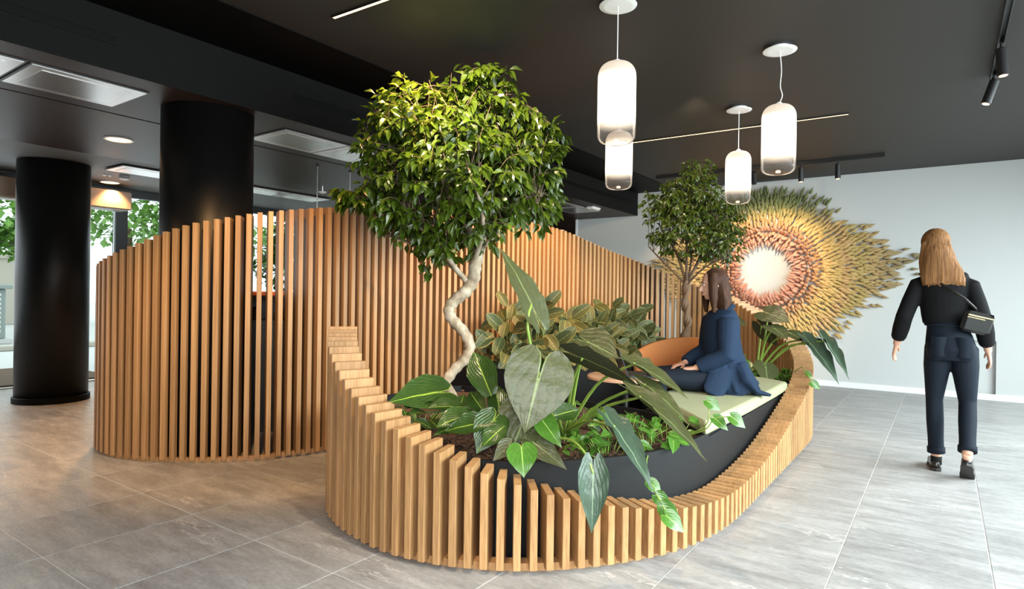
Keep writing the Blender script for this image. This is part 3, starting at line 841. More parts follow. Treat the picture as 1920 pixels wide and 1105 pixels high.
T_ = -FWD           # towards the viewer's side of the room
U_ = V((0, 0, 1))
bpy.context.view_layer.update()


def plant(name, label, cat, base, group=None):
    o = thing(name, label, cat, base, 0, group); bpy.context.view_layer.update(); return o


# big alocasia in the front bed
b0 = V((-1.86, 3.20, .40))
pA = plant('alocasia', 'big alocasia with broad grey-green heart leaves in the front bed', 'plant', b0)
for me, a, tp, N, wd, st in [
    (heart2, (1009, 712, 2.95), (984, 812, 2.88), T_ + U_ * .35, .335, None),
    (heart, (985, 775, 3.0), (957, 853, 2.93), T_ + U_ * .25 - RIGHT * .3, .26, None),
    (heart, (996, 570, 3.18), (946, 458, 3.22), T_ * .55 + RIGHT * .9 + U_ * .1, .26, (993, 640, 3.12)),
    (heart, (1103, 642, 3.22), (1160, 668, 3.10), T_ * .8 + U_ * .75, .24, None),
    (heartd, (1092, 672, 3.04), (1205, 717, 2.94), U_ * .9 + FWD * .7, .19, None),
    (arrow, (1190, 682, 3.05), (1299, 735, 2.90), U_ * .95 + T_ * .25, .125, None),
    (arrow, (1210, 722, 2.98), (1298, 784, 2.80), U_ * .95 + T_ * .2, .11, None),
    (arrow, (1200, 745, 2.86), (1338, 847, 2.62), U_ * .95 + T_ * .12, .125, None),
    (heartb, (1152, 800, 2.78), (1236, 915, 2.58), T_ * .7 + U_ * .65 + RIGHT * .5, .135, None),
    (heartb, (1112, 888, 2.62), (1111, 1003, 2.56), T_ + U_ * .1, .135, None),
]:
    A, Tp = at(*a), at(*tp); put_leaf(me, pA, A, Tp, N, wd, 'leaf')
    if me is heartb and tp[1] > 990: stalk(pA, [at(1045, 822, 2.93), at(1072, 826, 2.8), at(1098, 852, 2.66), A], .006, .005)
    elif st: stalk(pA, [b0 + V((-.03, 0, 0)), at(*st), A], .010, .006)
    else: stalk(pA, arch(b0 + V((R.uniform(-.04, .04), R.uniform(-.03, .03), 0)), A, .10 if a[1] < 700 else .05, .5), .011, .006)
# philodendron to the left of it
b1 = V((-2.28, 2.98, .40))
pB = plant('philodendron', 'glossy dark green philodendron beside the low slats', 'plant', b1)
for me, a, tp, N, wd in [
    (oval, (921, 742, 3.06), (886, 655, 3.16), T_ + U_ * .2, .155), (heartp, (822, 736, 3.28), (731, 747, 3.06), U_ * .6 + T_ * .8, .23),
    (oval, (872, 764, 3.2), (800, 756, 3.12), U_ * .9 + T_ * .4, .12), (oval, (890, 775, 3.12), (820, 792, 3.0), U_ * .8 + T_ * .6, .14),
    (oval, (930, 790, 3.0), (832, 800, 2.98), U_ * .8 + T_ * .7, .13), (heartp, (925, 790, 3.0), (893, 850, 2.92), T_ + U_ * .5, .17),
    (oval, (905, 770, 3.1), (878, 730, 3.2), T_ + U_ * .3, .10), (oval, (760, 765, 3.15), (845, 735, 3.3), U_ + T_ * .3, .10),
    (heartp, (935, 760, 3.1), (925, 712, 3.2), T_ + U_ * .2, .11), (heartp, (870, 790, 3.1), (812, 812, 3.0), U_ + T_ * .6, .12), (oval, (800, 775, 3.2), (770, 770, 3.1), U_ + T_ * .5, .07), (oval, (860, 775, 3.25), (870, 735, 3.35), T_ + U_ * .5, .08), (oval, (945, 800, 2.98), (905, 832, 2.9), T_ * .8 + U_, .11)]:
    A, Tp = at(*a), at(*tp); put_leaf(me, pB, A, Tp, N, wd); stalk(pB, arch(b1 + V((R.uniform(-.05, .05), R.uniform(-.05, .05), 0)), A, .06), .008, .004, STEMD)
b2 = V((-1.98, 2.92, .40))
pC = plant('anthurium', 'low plant with bright green heart leaves hanging over the black wall', 'plant', b2)
for me, a, tp, N, wd in [(heartg, (978, 842, 2.86), (982, 893, 2.78), T_ + U_ * .25, .145), (arrow, (1000, 830, 2.92), (1063, 876, 2.82), T_ * .8 + U_ * .6, .12),
                         (heartg, (1018, 790, 2.95), (1052, 836, 2.86), T_ + U_ * .4, .11), (oval, (1040, 780, 3.05), (1088, 765, 3.1), T_ + U_ * .6, .10),
                         (arrow, (955, 835, 2.9), (925, 862, 2.84), T_ + U_ * .7, .09), (oval, (1010, 815, 2.95), (1050, 800, 3.0), U_ + T_ * .4, .09)]:
    A, Tp = at(*a), at(*tp); put_leaf(me, pC, A, Tp, N, wd); stalk(pC, arch(b2, A, .04), .006, .004)

# alocasia at the far right end
b3 = V((-1.50, 6.20, .43))
pD = plant('alocasia', 'tall alocasia with dark leaves drooping over the right end slats', 'plant', b3)
for me, a, tp, N, wd in [(heart, (1441, 588, 5.75), (1481, 602, 5.55), T_ * .9 + U_ * .5, .26), (heartd, (1428, 612, 5.9), (1462, 650, 5.7), U_ * .5 + FWD * .8, .20),
                         (heart, (1452, 616, 5.6), (1478, 634, 5.4), U_ * .9 + T_ * .6, .2), (heart, (1484, 626, 5.6), (1514, 640, 5.4), U_ * .8 + T_ * .5, .2),
                         (heartb, (1520, 645, 5.3), (1580, 714, 5.0), T_ * .7 + U_ * .5 + RIGHT * .2, .19), (heartb, (1548, 640, 5.25), (1600, 706, 4.95), T_ * .8 + U_ * .5 + RIGHT * .3, .13),
                         (heartd, (1510, 638, 5.5), (1545, 645, 5.3), U_ + FWD * .4, .14)]:
    A, Tp = at(*a), at(*tp); put_leaf(me, pD, A, Tp, N, wd); stalk(pD, arch(b3 + V((R.uniform(-.04, .04), R.uniform(-.04, .04), 0)), A, .12 if A.x > -1.3 else 0), .012, .007)
b4 = V((-1.62, 6.25, .43))
pE = plant('philodendron', 'young alocasia-like plant between the seated woman and the end slats', 'plant', b4)
for me, a, tp, N, wd in [(heart, (1366, 600, 5.95), (1402, 608, 5.8), T_ * .5 + U_ * .9, .24), (heart, (1382, 668, 5.75), (1348, 683, 5.6), T_ + U_ * .5, .12),
                         (heart, (1436, 690, 5.6), (1441, 719, 5.45), T_ + U_ * .3, .23), (heartg, (1405, 690, 5.7), (1398, 668, 5.8), T_ + U_ * .4, .09)]:
    A, Tp = at(*a), at(*tp); put_leaf(me, pE, A, Tp, N, wd); stalk(pE, arch(b4, A, .03), .009, .006)


# trailing pothos and ground cover
def clump(base, n, rad, hgt, label, lsz=(.05, .085), grp=None, name='pothos', me=None, extra=()):
    base = V(base); o = plant(name, label, 'plant', base, grp)
    for i in range(n):
        a = R.uniform(0, 2 * PI); rr = rad * sqrt(R.random()); h = hgt * (.35 + .65 * R.random()) * (1 - .4 * rr / rad)
        A = base + V((rr * cos(a), rr * sin(a), h)); L = R.uniform(*lsz); b = R.uniform(0, 2 * PI)
        Tp = A + V((cos(b) * L, sin(b) * L, R.uniform(-.6, .15) * L)); N = U_ + T_ * R.uniform(.1, .9) + V((R.uniform(-.4, .4), R.uniform(-.4, .4), 0))
        put_leaf(me or pothos, o, A, Tp, N, L * .85)
        stalk(o, [base + V((rr * .5 * cos(a), rr * .5 * sin(a), 0)), A], .0028, .002, STEM)
    for pts in extra:
        w3 = [at(*p) for p in pts]; stalk(o, [base] + w3, .004, .0025)
        for q in w3[1:]:
            L = R.uniform(.07, .1); b = R.uniform(-.6, .6); Tp = q + (RIGHT * cos(b) * .7 - U_ * .5 + T_ * .3).normalized() * L
            put_leaf(pothos, o, q, Tp, T_ + U_ * R.uniform(.2, .9), L * .85)
    return o


clump((-1.52, 3.35, .40), 26, .30, .17, 'bushy bright green pothos at the foot of the bench end')
clump((-1.30, 3.18, .40), 20, .16, .16, 'pothos trailing a stem over the black wall and slats', extra=[[(1212, 866, 2.95), (1218, 905, 2.76), (1232, 930, 2.66), (1243, 950, 2.6), (1250, 968, 2.55)]])
clump((-1.32, 3.50, .40), 14, .14, .2, 'pothos with two shoots reaching onto the pale cushion', extra=[[(1318, 808, 3.3), (1340, 785, 3.25), (1372, 782, 3.2)], [(1322, 800, 3.35), (1327, 752, 3.35)]])
clump((-1.72, 2.95, .40), 24, .24, .10, 'low ground cover under the big alocasia, middle of the bed', (.04, .07), name='ground_cover')
clump((-1.45, 2.95, .40), 22, .2, .12, 'low ground cover close to the front black wall', (.04, .075), name='ground_cover')
clump((-1.95, 3.55, .40), 18, .25, .16, 'dim ground cover behind the big alocasia stems', (.06, .10), name='ground_cover', me=oval)
clump((-2.70, 2.85, .40), 34, .28, .15, 'dark low plant at the left end of the front bed', (.07, .11), name='ground_cover', me=oval)
clump((-1.62, 6.12, .43), 22, .3, .22, 'green ground cover behind the cushion beside the small ficus', (.06, .1), name='ground_cover')
clump((-1.24, 6.25, .43), 16, .16, .22, 'pothos at the far end trailing over the stepped slats', (.06, .1), extra=[[(1500, 690, 5.35), (1512, 700, 5.2), (1522, 718, 5.1)]])

# striped calatheas along the tall slats
cal_spots = [(-3.22, 4.55), (-3.0, 4.70), (-3.2, 4.98), (-2.98, 5.15), (-3.13, 5.40), (-2.92, 5.58), (-3.06, 5.84), (-2.98, 6.02), (-3.06, 6.26), (-2.92, 6.42), (-2.94, 6.62)]
cal_labels = ['striped calathea nearest to the large ficus trunk', 'striped calathea second from the large ficus trunk, in the front row', 'striped calathea behind the tallest alocasia stem', 'striped calathea right of the tallest alocasia stem, front row', 'striped calathea behind the pale tilted alocasia leaf', 'striped calathea above the laptop, front row', 'striped calathea midway along the tall slats', 'striped calathea above the left half of the orange chair', 'striped calathea behind the orange chair back', 'striped calathea close to the small ficus, front row', 'striped calathea beside the small ficus trunk']
for (x, y), lb in zip(cal_spots, cal_labels):
    base = V((x, y, .56)); o = plant('calathea', lb, 'plant', base, 'striped calatheas in the back planter')
    n = 27
    for i in range(n):
        a = i * 2.4 + R.uniform(-.4, .4); f = (i + .5) / n; rr = .04 + .22 * f; h = (.52 - .42 * f) * R.uniform(.8, 1.15) * (1.04 if x < -3.04 else .85)
        A = base + V((rr * cos(a), rr * sin(a), h)); L = R.uniform(.17, .24)
        out = V((cos(a), sin(a), 0)) * .6 + U_ * R.uniform(-.75, .95) + T_ * .35
        Tp = A + out.normalized() * L; put_leaf(zebra, o, A, Tp, U_ * .35 + T_ * 1.0 + V((R.uniform(-.3, .3), R.uniform(-.3, .3), 0)), L * .5)
        stalk(o, [base + V((.03 * cos(a), .03 * sin(a), 0)), A], .004, .003, STEMD)

# ------------------------------------------------------------------ ficus trees
FP = [(0, .0), (.10, .32), (.25, .78), (.42, 1.0), (.6, .86), (.76, .5), (.88, .16), (1, 0)]


def ficus_leaf(name, m): return leaf_me(name, m, 0, FP, nv=4, nu=1, bend=.5, cup=.5, wave=.0)


def ficus(name, label, trunk, tr, limbs, blobs, nleaf, size, m, bark, nparts, dropz=None, seed=1, ztop=2.93, twist=None):
    rg = random.Random(seed); base = V(trunk[0]); o = plant(name, label, 'tree', base)
    q = [V(p) for p in smoothcurve([list(p) for p in trunk], 6)]; n = len(q)
    rad = [tr[0] + (tr[1] - tr[0]) * i / (n - 1) + .004 * sin(i * 1.7) for i in range(n)]
    MB().tube([p - base for p in q], rad, 12).obj('trunk', bark, o, True)
    if twist:
        a = [p + V((.028 * cos(i * .75), .028 * sin(i * .75), 0)) for i, p in enumerate(q)]; b = [p - V((.028 * cos(i * .75), .028 * sin(i * .75), 0)) for i, p in enumerate(q)]
        for k in (a, b): MB().tube([p - base for p in k], [x * .8 for x in rad], 10).obj('twisted_trunk', bark, o, True)
    ends = []
    for pts, r0, r1 in limbs:
        k = [V(p) for p in smoothcurve([list(p) for p in pts], 5)]; MB().tube([p - base for p in k], [r0 + (r1 - r0) * i / (len(k) - 1) for i in range(len(k))], 8).obj('branch', bark, o, True)
        ends += k[len(k) // 3:]
    tw = MB(); leaves = []; tot = sum(b[2] for b in blobs); per = 13; nt = nleaf // per
    for i in range(nt):
        x = rg.random() * tot
        for bc, br, wgt in blobs:
            x -= wgt
            if x <= 0: break
        while True:
            d = V((rg.gauss(0, 1), rg.gauss(0, 1), rg.gauss(0, 1) + .25)).normalized()
            E = V(bc) + V((d.x * br[0], d.y * br[1], d.z * br[2])) * rg.uniform(.62, 1.04)
            if E.z < ztop - .02: break
        S = min(rg.sample(ends, min(5, len(ends))), key=lambda p: (p - E).length)
        mid = S.lerp(E, .55) + V((0, 0, .10)); k = [V(p) for p in smoothcurve([list(S), list(mid), list(E)], 5)]
        tw.tube([p - base for p in k], [.0036 - .0024 * j / (len(k) - 1) for j in range(len(k))], 4)
        for j in range(per):
            f = 1 - .62 * (j / per) ** 1.1; p = k[min(int(f * (len(k) - 1)), len(k) - 2)].lerp(k[min(int(f * (len(k) - 1)) + 1, len(k) - 1)], (f * (len(k) - 1)) % 1)
            ax = (k[-1] - k[-3]).normalized(); sd = ax.cross(U_).normalized() if abs(ax.z) < .95 else V((1, 0, 0))
            L = size * rg.uniform(.75, 1.2)
            dr = (sd * (1 if j % 2 else -1) * rg.uniform(.3, 1) + ax * .5 + V((rg.gauss(0, .3), rg.gauss(0, .3), rg.uniform(-1.0, .1)))).normalized()
            A = p + dr * L * .25; Tp = A + dr * L
            if Tp.z > ztop or A.z > ztop: continue
            N = U_ * .8 + T_ * .5 + V((rg.gauss(0, .45), rg.gauss(0, .45), 0)); leaves.append((A, Tp, N, L * rg.uniform(.46, .58)))
    stuff(tw.obj('twigs', TWIG, o))
    leaves.sort(key=lambda l: (l[0] - CAM).length)
    me = ficus_leaf(name + '_leaf', m); vs = [v.co.copy() for v in me.vertices]; fs = [tuple(p.vertices) for p in me.polygons]
    uvs = [(0, 0)] * len(vs)
    for lp in me.loops: uvs[lp.vertex_index] = tuple(me.uv_layers[0].data[lp.index].uv)
    mb = MB(); mb.uv = []
    for i, (A, Tp, N, wd) in enumerate(leaves):
        Y = Tp - A; L = Y.length; Y = Y / L; Z = (N - Y * N.dot(Y)).normalized(); X = Y.cross(Z); M = Matrix((X * wd, Y * L, Z * L)).transposed().to_4x4(); M.translation = A - base
        if i < nparts: link('leaf', me, o, M)
        else: mb.add([M @ v for v in vs], fs); mb.uv += uvs
    stuff(mb.obj('foliage', m, o, True)); return o


D1 = 4.45
tk = [at(858, 752, 4.33), at(845, 735, 4.33), at(834, 722, 4.34), at(851, 695, 4.36), at(872, 673, 4.38), at(881, 652, 4.4), at(872, 626, 4.42), at(852, 604, 4.42), at(842, 585, 4.42), at(850, 566, 4.42), at(872, 548, 4.42), at(887, 526, 4.43), at(891, 500, 4.44), at(897, 470, 4.45), at(900, 440, 4.46)]
tk[0].z = .40
lim = [([at(880, 533, 4.43), at(855, 505, 4.4), at(835, 478, 4.35), at(800, 440, 4.3), at(760, 400, 4.2)], .024, .008), ([at(897, 470, 4.45), at(880, 430, 4.4), at(850, 380, 4.35), at(820, 320, 4.3), at(800, 260, 4.3)], .026, .008),
       ([at(899, 450, 4.46), at(920, 400, 4.5), at(950, 350, 4.55), at(985, 300, 4.55)], .024, .007), ([at(898, 460, 4.46), at(900, 390, 4.6), at(905, 310, 4.7), at(915, 230, 4.6), at(925, 170, 4.5)], .022, .006),
       ([at(885, 500, 4.44), at(905, 440, 4.25), at(900, 380, 4.05), at(880, 320, 3.95)], .02, .006), ([at(893, 480, 4.45), at(930, 440, 4.35), at(980, 400, 4.3), at(1010, 380, 4.3)], .016, .006),
       ([at(860, 510, 4.4), at(800, 470, 4.45), at(750, 450, 4.5), at(720, 440, 4.5)], .014, .005)]


def blob(px, py, d, rx, ry, rd, wgt): q = at(px, py, d); s = d / FPX; return (q, (rx * s, rd, ry * s), wgt)


bl = [blob(790, 225, 4.35, 108, 72, .42, 16), blob(905, 205, 4.5, 105, 72, .42, 14), blob(975, 275, 4.5, 82, 70, .4, 11), blob(760, 310, 4.3, 92, 80, .42, 12), blob(870, 310, 4.15, 120, 90, .45, 18), blob(1000, 335, 4.45, 52, 62, .35, 6), blob(730, 385, 4.3, 78, 48, .35, 7), blob(870, 415, 4.35, 110, 60, .4, 12), blob(760, 425, 4.3, 60, 40, .3, 4), blob(910, 150, 4.5, 52, 34, .2, 3), blob(1035, 262, 4.45, 32, 26, .2, 2), blob(1005, 410, 4.4, 36, 36, .2, 2.5), blob(800, 480, 4.35, 30, 45, .15, 1.4), blob(668, 368, 4.3, 34, 26, .2, 2.5), blob(845, 475, 4.3, 45, 36, .2, 2.5), blob(1045, 345, 4.4, 24, 40, .2, 1.5)]
ficus('ficus_tree', 'large ficus tree with a pale winding trunk and full crown', tk, (.033, .048), lim, bl, 7000, .082, FICUS, BARK, 298, seed=3)
b5 = V((-2.42, 6.93, .43)); q5 = lambda x, y, z: b5 + V((x, y, z))
tk = [q5(0, 0, 0), q5(-.03, -.02, .25), q5(.02, 0, .5), q5(-.02, .02, .75), q5(0, 0, 1.0)]
lim = [([q5(0, 0, .95), q5(.15, .05, 1.3), q5(.28, .1, 1.6)], .02, .006), ([q5(0, 0, .95), q5(-.12, 0, 1.3), q5(-.3, -.05, 1.6)], .02, .006), ([q5(0, 0, .95), q5(.03, -.1, 1.4), q5(.05, -.1, 2.0)], .02, .005), ([q5(0, 0, .9), q5(.0, .15, 1.3), q5(-.05, .2, 1.8)], .018, .005), ([q5(0, 0, .95), q5(.25, -.1, 1.15), q5(.5, -.1, 1.25)], .014, .005), ([q5(0, 0, .95), q5(-.25, -.05, 1.2), q5(-.45, -.05, 1.4)], .014, .005)]
bl = [blob(1300, 372, 6.9, 70, 46, .42, 12), blob(1268, 415, 6.9, 62, 52, .4, 11), blob(1335, 415, 6.9, 58, 52, .4, 11), blob(1312, 325, 6.9, 38, 30, .25, 4), blob(1300, 450, 6.9, 80, 45, .42, 12), blob(1370, 448, 6.9, 34, 40, .25, 4), blob(1235, 380, 6.9, 34, 30, .25, 3), blob(1350, 490, 6.9, 24, 22, .2, 2)]
ficus('ficus_tree', 'small ficus tree behind the seated woman, in front of the wall sculpture', tk, (.032, .028), lim, bl, 4200, .064, FICUS2, BARK2, 0, seed=5, twist=True)
# ------------------------------------------------------------------ furniture inside the nook
o = thing('side_table', 'small round wooden table in front of the seated woman', 'table', (-2.0, 4.40, 0), .3)
MB().lathe([(.285, .600), (.30, .606), (.30, .622), (.292, .628)], 44).obj('tabletop', COPPER, o)
MB().tube([(0, 0, .02), (0, 0, .6)], .022, 14).obj('post', BLACKM, o, True)
MB().lathe([(.19, 0), (.2, .006), (.19, .016), (.02, .022)], 32).obj('base_plate', BLACKM, o)
o = thing('laptop', 'dark open laptop on the small round table', 'laptop', (-1.93, 4.47, .628), math.atan2(-.575, -.818) - PI / 2)
MB().cbox((-.16, -.11, 0), (.16, .11, .014), .004).obj('keyboard_base', SCREEN, o)
Mh = Matrix.Translation((0, .11, .012)) @ Matrix.Rotation(-.35, 4, 'X')
MB().cbox((-.16, -.004, 0), (.16, .004, .215), .002, Mh).obj('screen', SCREEN, o)
MB().box((-.145, -.0055, .012), (.145, -.004, .2), Mh).obj('display', mat('laptop_display', (.05, .075, .09), .15), o)
MB().tube([(-.12, .108, .012), (.12, .108, .012)], .006, 8).obj('hinge', BLACKM, o)
kb = MB()
for i in range(10):
    for j in range(4): kb.box((-.14 + i * .028, -.03 + j * .03 - .0, .014), (-.14 + i * .028 + .023, -.03 + j * .03 + .024, .0165))
stuff(kb.obj('keys', BLACKM, o))
# tub chair
o = thing('lounge_chair', 'orange fabric tub chair behind the round table', 'chair', (-2.28, 6.02, 0), 0)
sh = MB(); rs = []; NA = 29
for k in range(NA):
    a = math.radians(-118 + 236 * k / (NA - 1)); hh = .82 - .20 * (abs(k - (NA - 1) / 2) / ((NA - 1) / 2)) ** 2.2
    d = V((cos(a), sin(a), 0)); r0, r1 = .30, .36
    rs.append([d * r0 + U_ * .36, d * (r0 + .05) + U_ * .34, d * (r1 + .045) + U_ * (hh - .02), d * (r1 + .03) + U_ * hh, d * (r1 + .005) + U_ * (hh - .01), d * (r0 + .005) + U_ * .44])
fa = math.atan2(.53, -.33); Mz = Matrix.Rotation(math.radians(62), 4, 'Z')
sh.rings([[Mz @ p for p in r] for r in rs]); sh.obj('shell', ORANGE, o, True)
MB().lathe([(.02, .34), (.28, .35), (.30, .38), (.30, .43), (.27, .455), (.02, .462)], 36).obj('seat', ORANGE, o, True)
for k in range(4):
    a = PI / 4 + k * PI / 2; MB().tube([(.2 * cos(a), .2 * sin(a), .36), (.27 * cos(a), .27 * sin(a), 0)], [.014, .010], 10).obj('leg', BLACKM, o, True)

# ------------------------------------------------------------------ people


def fuse(mb, name, m, parent, vox, smooth=4, rel=.5):
    o = mb.obj(name, m, parent, True)
    a = o.modifiers.new('fuse', 'REMESH'); a.mode = 'VOXEL'; a.voxel_size = vox; a.use_smooth_shade = True
    s = o.modifiers.new('soften', 'SMOOTH'); s.iterations = smooth; s.factor = rel
    return o


def frame_hand(mb, wrist, d, n, side, s=1.0, curl=.5):
    """palm and five unequal curled fingers: d = along the hand, n = palm normal, side = thumb direction"""
    d, n = V(d).normalized(), V(n).normalized(); x = V(side); x = (x - d * x.dot(d)).normalized(); n = d.cross(x) if d.cross(x).dot(n) > 0 else x.cross(d)
    w_ = V(wrist)
    mb.tube([w_ - d * .01, w_ + d * .03 * s, w_ + d * .09 * s], [.024 * s, .036 * s, .038 * s], 12, up=x, ry=[.018 * s, .015 * s, .013 * s])
    for k, (off, L) in enumerate(((.029, .070), (.010, .078), (-.010, .072), (-.028, .056))):
        p = w_ + d * .082 * s + x * off * s; dd = d.copy(); pts = [p]; rr = [.0092 * s]
        for j in range(3):
            ang = curl * (.35 + .3 * j); dd = (dd * cos(ang) + n * sin(ang)).normalized(); p = p + dd * L * s * (.45, .31, .24)[j]; pts.append(p); rr.append((.0088, .0082, .0066)[j] * s)
        mb.tube(pts, rr, 8)
    p = w_ + d * .022 * s + x * .026 * s; t1 = (d * .65 + x * .65 + n * .25).normalized(); t2 = (d * .9 + x * .2 + n * .3).normalized()
    mb.tube([p, p + t1 * .038 * s, p + t1 * .038 * s + t2 * .03 * s, p + t1 * .038 * s + t2 * .052 * s], [.014 * s, .0115 * s, .010 * s, .007 * s], 8)
    return mb


def head_mesh(mb, c, f, up_, s=1.0):
    """skull, jaw, nose, lips, ears round centre c, looking along f"""
    f, up_ = V(f).normalized(), V(up_).normalized(); r = f.cross(up_).normalized(); up_ = r.cross(f)
    M = Matrix((r, f, up_)).transposed().to_4x4(); c = V(c)
    E = lambda p, rad: mb.ell(c + M @ (V(p) * s), [q * s for q in rad], 16, 10, M)
    E((0, -.012, .03), (.074, .092, .088)); E((0, .022, -.035), (.058, .066, .075)); E((0, .052, -.085), (.026, .026, .022))
    mb.tube([c + M @ V(p) * s for p in ((0, .083, .018), (0, .094, -.006), (0, .108, -.026), (0, .096, -.036))], [.008 * s, .010 * s, .013 * s, .008 * s], 8)
    E((0, .086, -.062), (.022, .012, .008)); E((.073, -.008, -.005), (.010, .020, .03)); E((-.073, -.008, -.005), (.010, .020, .03))
    E((.03, .078, .030), (.022, .010, .007)); E((-.03, .078, .030), (.022, .010, .007))
    return M


def face_bits(c, M, s, parent):
    c = V(c)
    for sx in (-1, 1):
        e = MB().ell(c + M @ V((sx * .030, .079, .010)) * s, (.0115 * s, .0085 * s, .008 * s), 12, 8, M).obj('eye', EYE, parent, True)
        MB().ell(c + M @ V((sx * .030, .0866, .010)) * s, (.005 * s, .0025 * s, .005 * s), 10, 6, M).obj('iris', BLACKM, e, True)
    MB().ell(c + M @ V((0, .094, -.062)) * s, (.020 * s, .006 * s, .0065 * s), 12, 7, M).obj('lips', LIP, parent, True)


# woman walking away on the right: local frame faces +Y, origin on the floor under the hips
base = V((.044, 5.431, 0)); p1 = thing('person', 'person walking away on the right in black sweater and dark jeans', 'person', base)
b = MB()
hc = V((-.10, .03, 1.635)); M1 = head_mesh(b, hc, (-.12, 1, -.08), (-.12, 0, 1), 1.0)
b.tube([(-.072, 0, 1.40), (-.085, .008, 1.48), (-.095, .018, 1.56)], [.056, .048, .050], 14)
b.tube([(-.055, .0, 1.43), (-.05, .005, 1.36), (-.045, .01, 1.24), (-.04, .0, 1.10), (-.015, -.01, .98), (0, -.015, .88)], [.09, .145, .130, .108, .130, .138], 20, up=(1, 0, 0), ry=[.06, .085, .088, .08, .09, .09])
Ls, Le, Lw = V((-.205, .0, 1.365)), V((-.285, -.05, 1.115)), V((-.335, .04, .905)); Rs, Re, Rw = V((.112, .0, 1.355)), V((.180, -.03, 1.10)), V((.215, .07, .885))
for S, E_, W in ((Ls, Le, Lw), (Rs, Re, Rw)): b.tube([S, S.lerp(E_, .5), E_, E_.lerp(W, .4), W], [.05, .044, .036, .034, .024], 12)
frame_hand(b, Lw, Lw - Le + V((0, .02, 0)), (1, 0, 0), (0, 1, -.1), .97, .45); frame_hand(b, Rw, Rw - Re + V((0, .02, 0)), (-1, 0, 0), (0, 1, -.1), .97, .5)
LEG = [[V((-.076, -.01, .86)), V((-.095, .03, .52)), V((-.078, .05, .10))], [V((.076, -.01, .86)), V((.100, .0, .52)), V((.098, -.20, .185))]]
for H_, Kn, An in LEG: b.tube([H_, H_.lerp(Kn, .5), Kn, Kn.lerp(An, .35), An], [.074, .064, .048, .048, .032], 14)
b.tube([(-.078, .05, .10), (-.080, .07, .055)], [.032, .028], 12); b.tube([(.098, -.20, .185), (.098, -.195, .145)], [.032, .026], 12)
fuse(b, 'body', SKIN, p1, .0065, 3); face_bits(hc, M1, 1, p1)
k = MB()
k.tube([(-.062, .002, 1.445), (-.055, .002, 1.415), (-.05, .004, 1.36), (-.045, .008, 1.25), (-.042, .005, 1.14), (-.04, .0, 1.075)], [.10, .150, .162, .152, .142, .132], 24, up=(1, 0, 0), ry=[.06, .085, .104, .108, .104, .100])
for S, E_, W in ((Ls, Le, Lw), (Rs, Re, Rw)):
    e = E_ + (W - E_) * .80; k.tube([S + V((.05 if S.x < 0 else -.05, 0, .035)), S, S.lerp(E_, .5), E_, E_.lerp(e, .5), e.lerp(E_, .12), e], [.03, .052, .057, .056, .056, .05, .040], 14)
fuse(k, 'sweater', KNIT, p1, .008, 3)
j = MB()
j.tube([(-.038, -.002, 1.125), (-.032, -.004, 1.06), (-.015, -.014, .97), (-.002, -.022, .89), (0, -.012, .83)], [.110, .117, .142, .154, .148], 24, up=(1, 0, 0), ry=[.088, .094, .108, .112, .10])
for (H_, Kn, An), sx in zip(LEG, (-1, 1)):
    c0 = An + (Kn - An) * .10; j.tube([H_ + V((0, -.005, .05)), H_.lerp(Kn, .25), H_.lerp(Kn, .6), Kn, Kn.lerp(c0, .4), Kn.lerp(c0, .75), c0], [.084, .084, .070, .054, .055, .050, .050], 18)
    j.ell(H_ + V((0, -.058, .03)), (.072, .064, .09), 16, 10)
fuse(j, 'jeans', DENIM, p1, .008, 3)
for H_, Kn, An in LEG:
    c0 = An + (Kn - An) * .10; d = (An - Kn).normalized(); c = MB().tube([c0 - d * .03, c0 - d * .027, c0 + d * .012, c0 + d * .014], [.052, .056, .056, .052], 20); c.obj('jeans_cuff', DENIM, p1, True)
for sx in (-1, 1):
    pk = MB(); px = sx * .083
    pk.rings([[V((px * .86 + sx * q * .050 * (1 if z > .86 else .9), -.130 + .022 * q * q - .010 * sin((z - .8) * 9), z)) for q in (-1, -.5, 0, .5, 1)] for z in (.985, .94, .89, .845)], False, False).obj('back_pocket', DENIM, p1, True)
MB().tube([V((-.034 + .113 * cos(a), -.004 + .090 * sin(a), 1.066)) for a in [2 * PI * i / 40 for i in range(41)]], .011, 6, ry=.018).obj('waistband', DENIM, p1, True)


def shoe(name, heel, toe, up_, parent):
    heel, toe, up_ = V(heel), V(toe), V(up_); f = (toe - heel).normalized(); r = f.cross(up_).normalized(); u = r.cross(f); M = Matrix((r, f, u)).transposed().to_4x4(); M.translation = heel
    b_ = MB(); outl = [(.0, -.0), (.026, .01), (.034, .05), (.032, .10), (.041, .165), (.040, .20), (.026, .238), (.0, .25)]
    full = outl + [(-x, y) for x, y in outl[-2:0:-1]]
    def rg(sc_, z, fy=1.0): return [M @ V((x * sc_, .12 + (y - .12) * sc_ * fy, z(y) if callable(z) else z)) for x, y in full]
    o_ = MB().rings([rg(1.06, -.0), rg(1.06, .018), rg(1.0, .022)]).obj('shoe_sole', SOLE, None)
    up1 = MB().rings([rg(1, .018), rg(1.02, .035), rg(.94, lambda y: .078 - .10 * max(0, y - .10)), rg(.66, lambda y: .094 - .20 * max(0, y - .09)), rg(.40, lambda y: .090 - .2 * max(0, y - .1))]).obj(name, LEATH, parent, True)
    o_.parent = up1; sb = up1.modifiers.new('round', 'SUBSURF'); sb.levels = sb.render_levels = 2; return up1


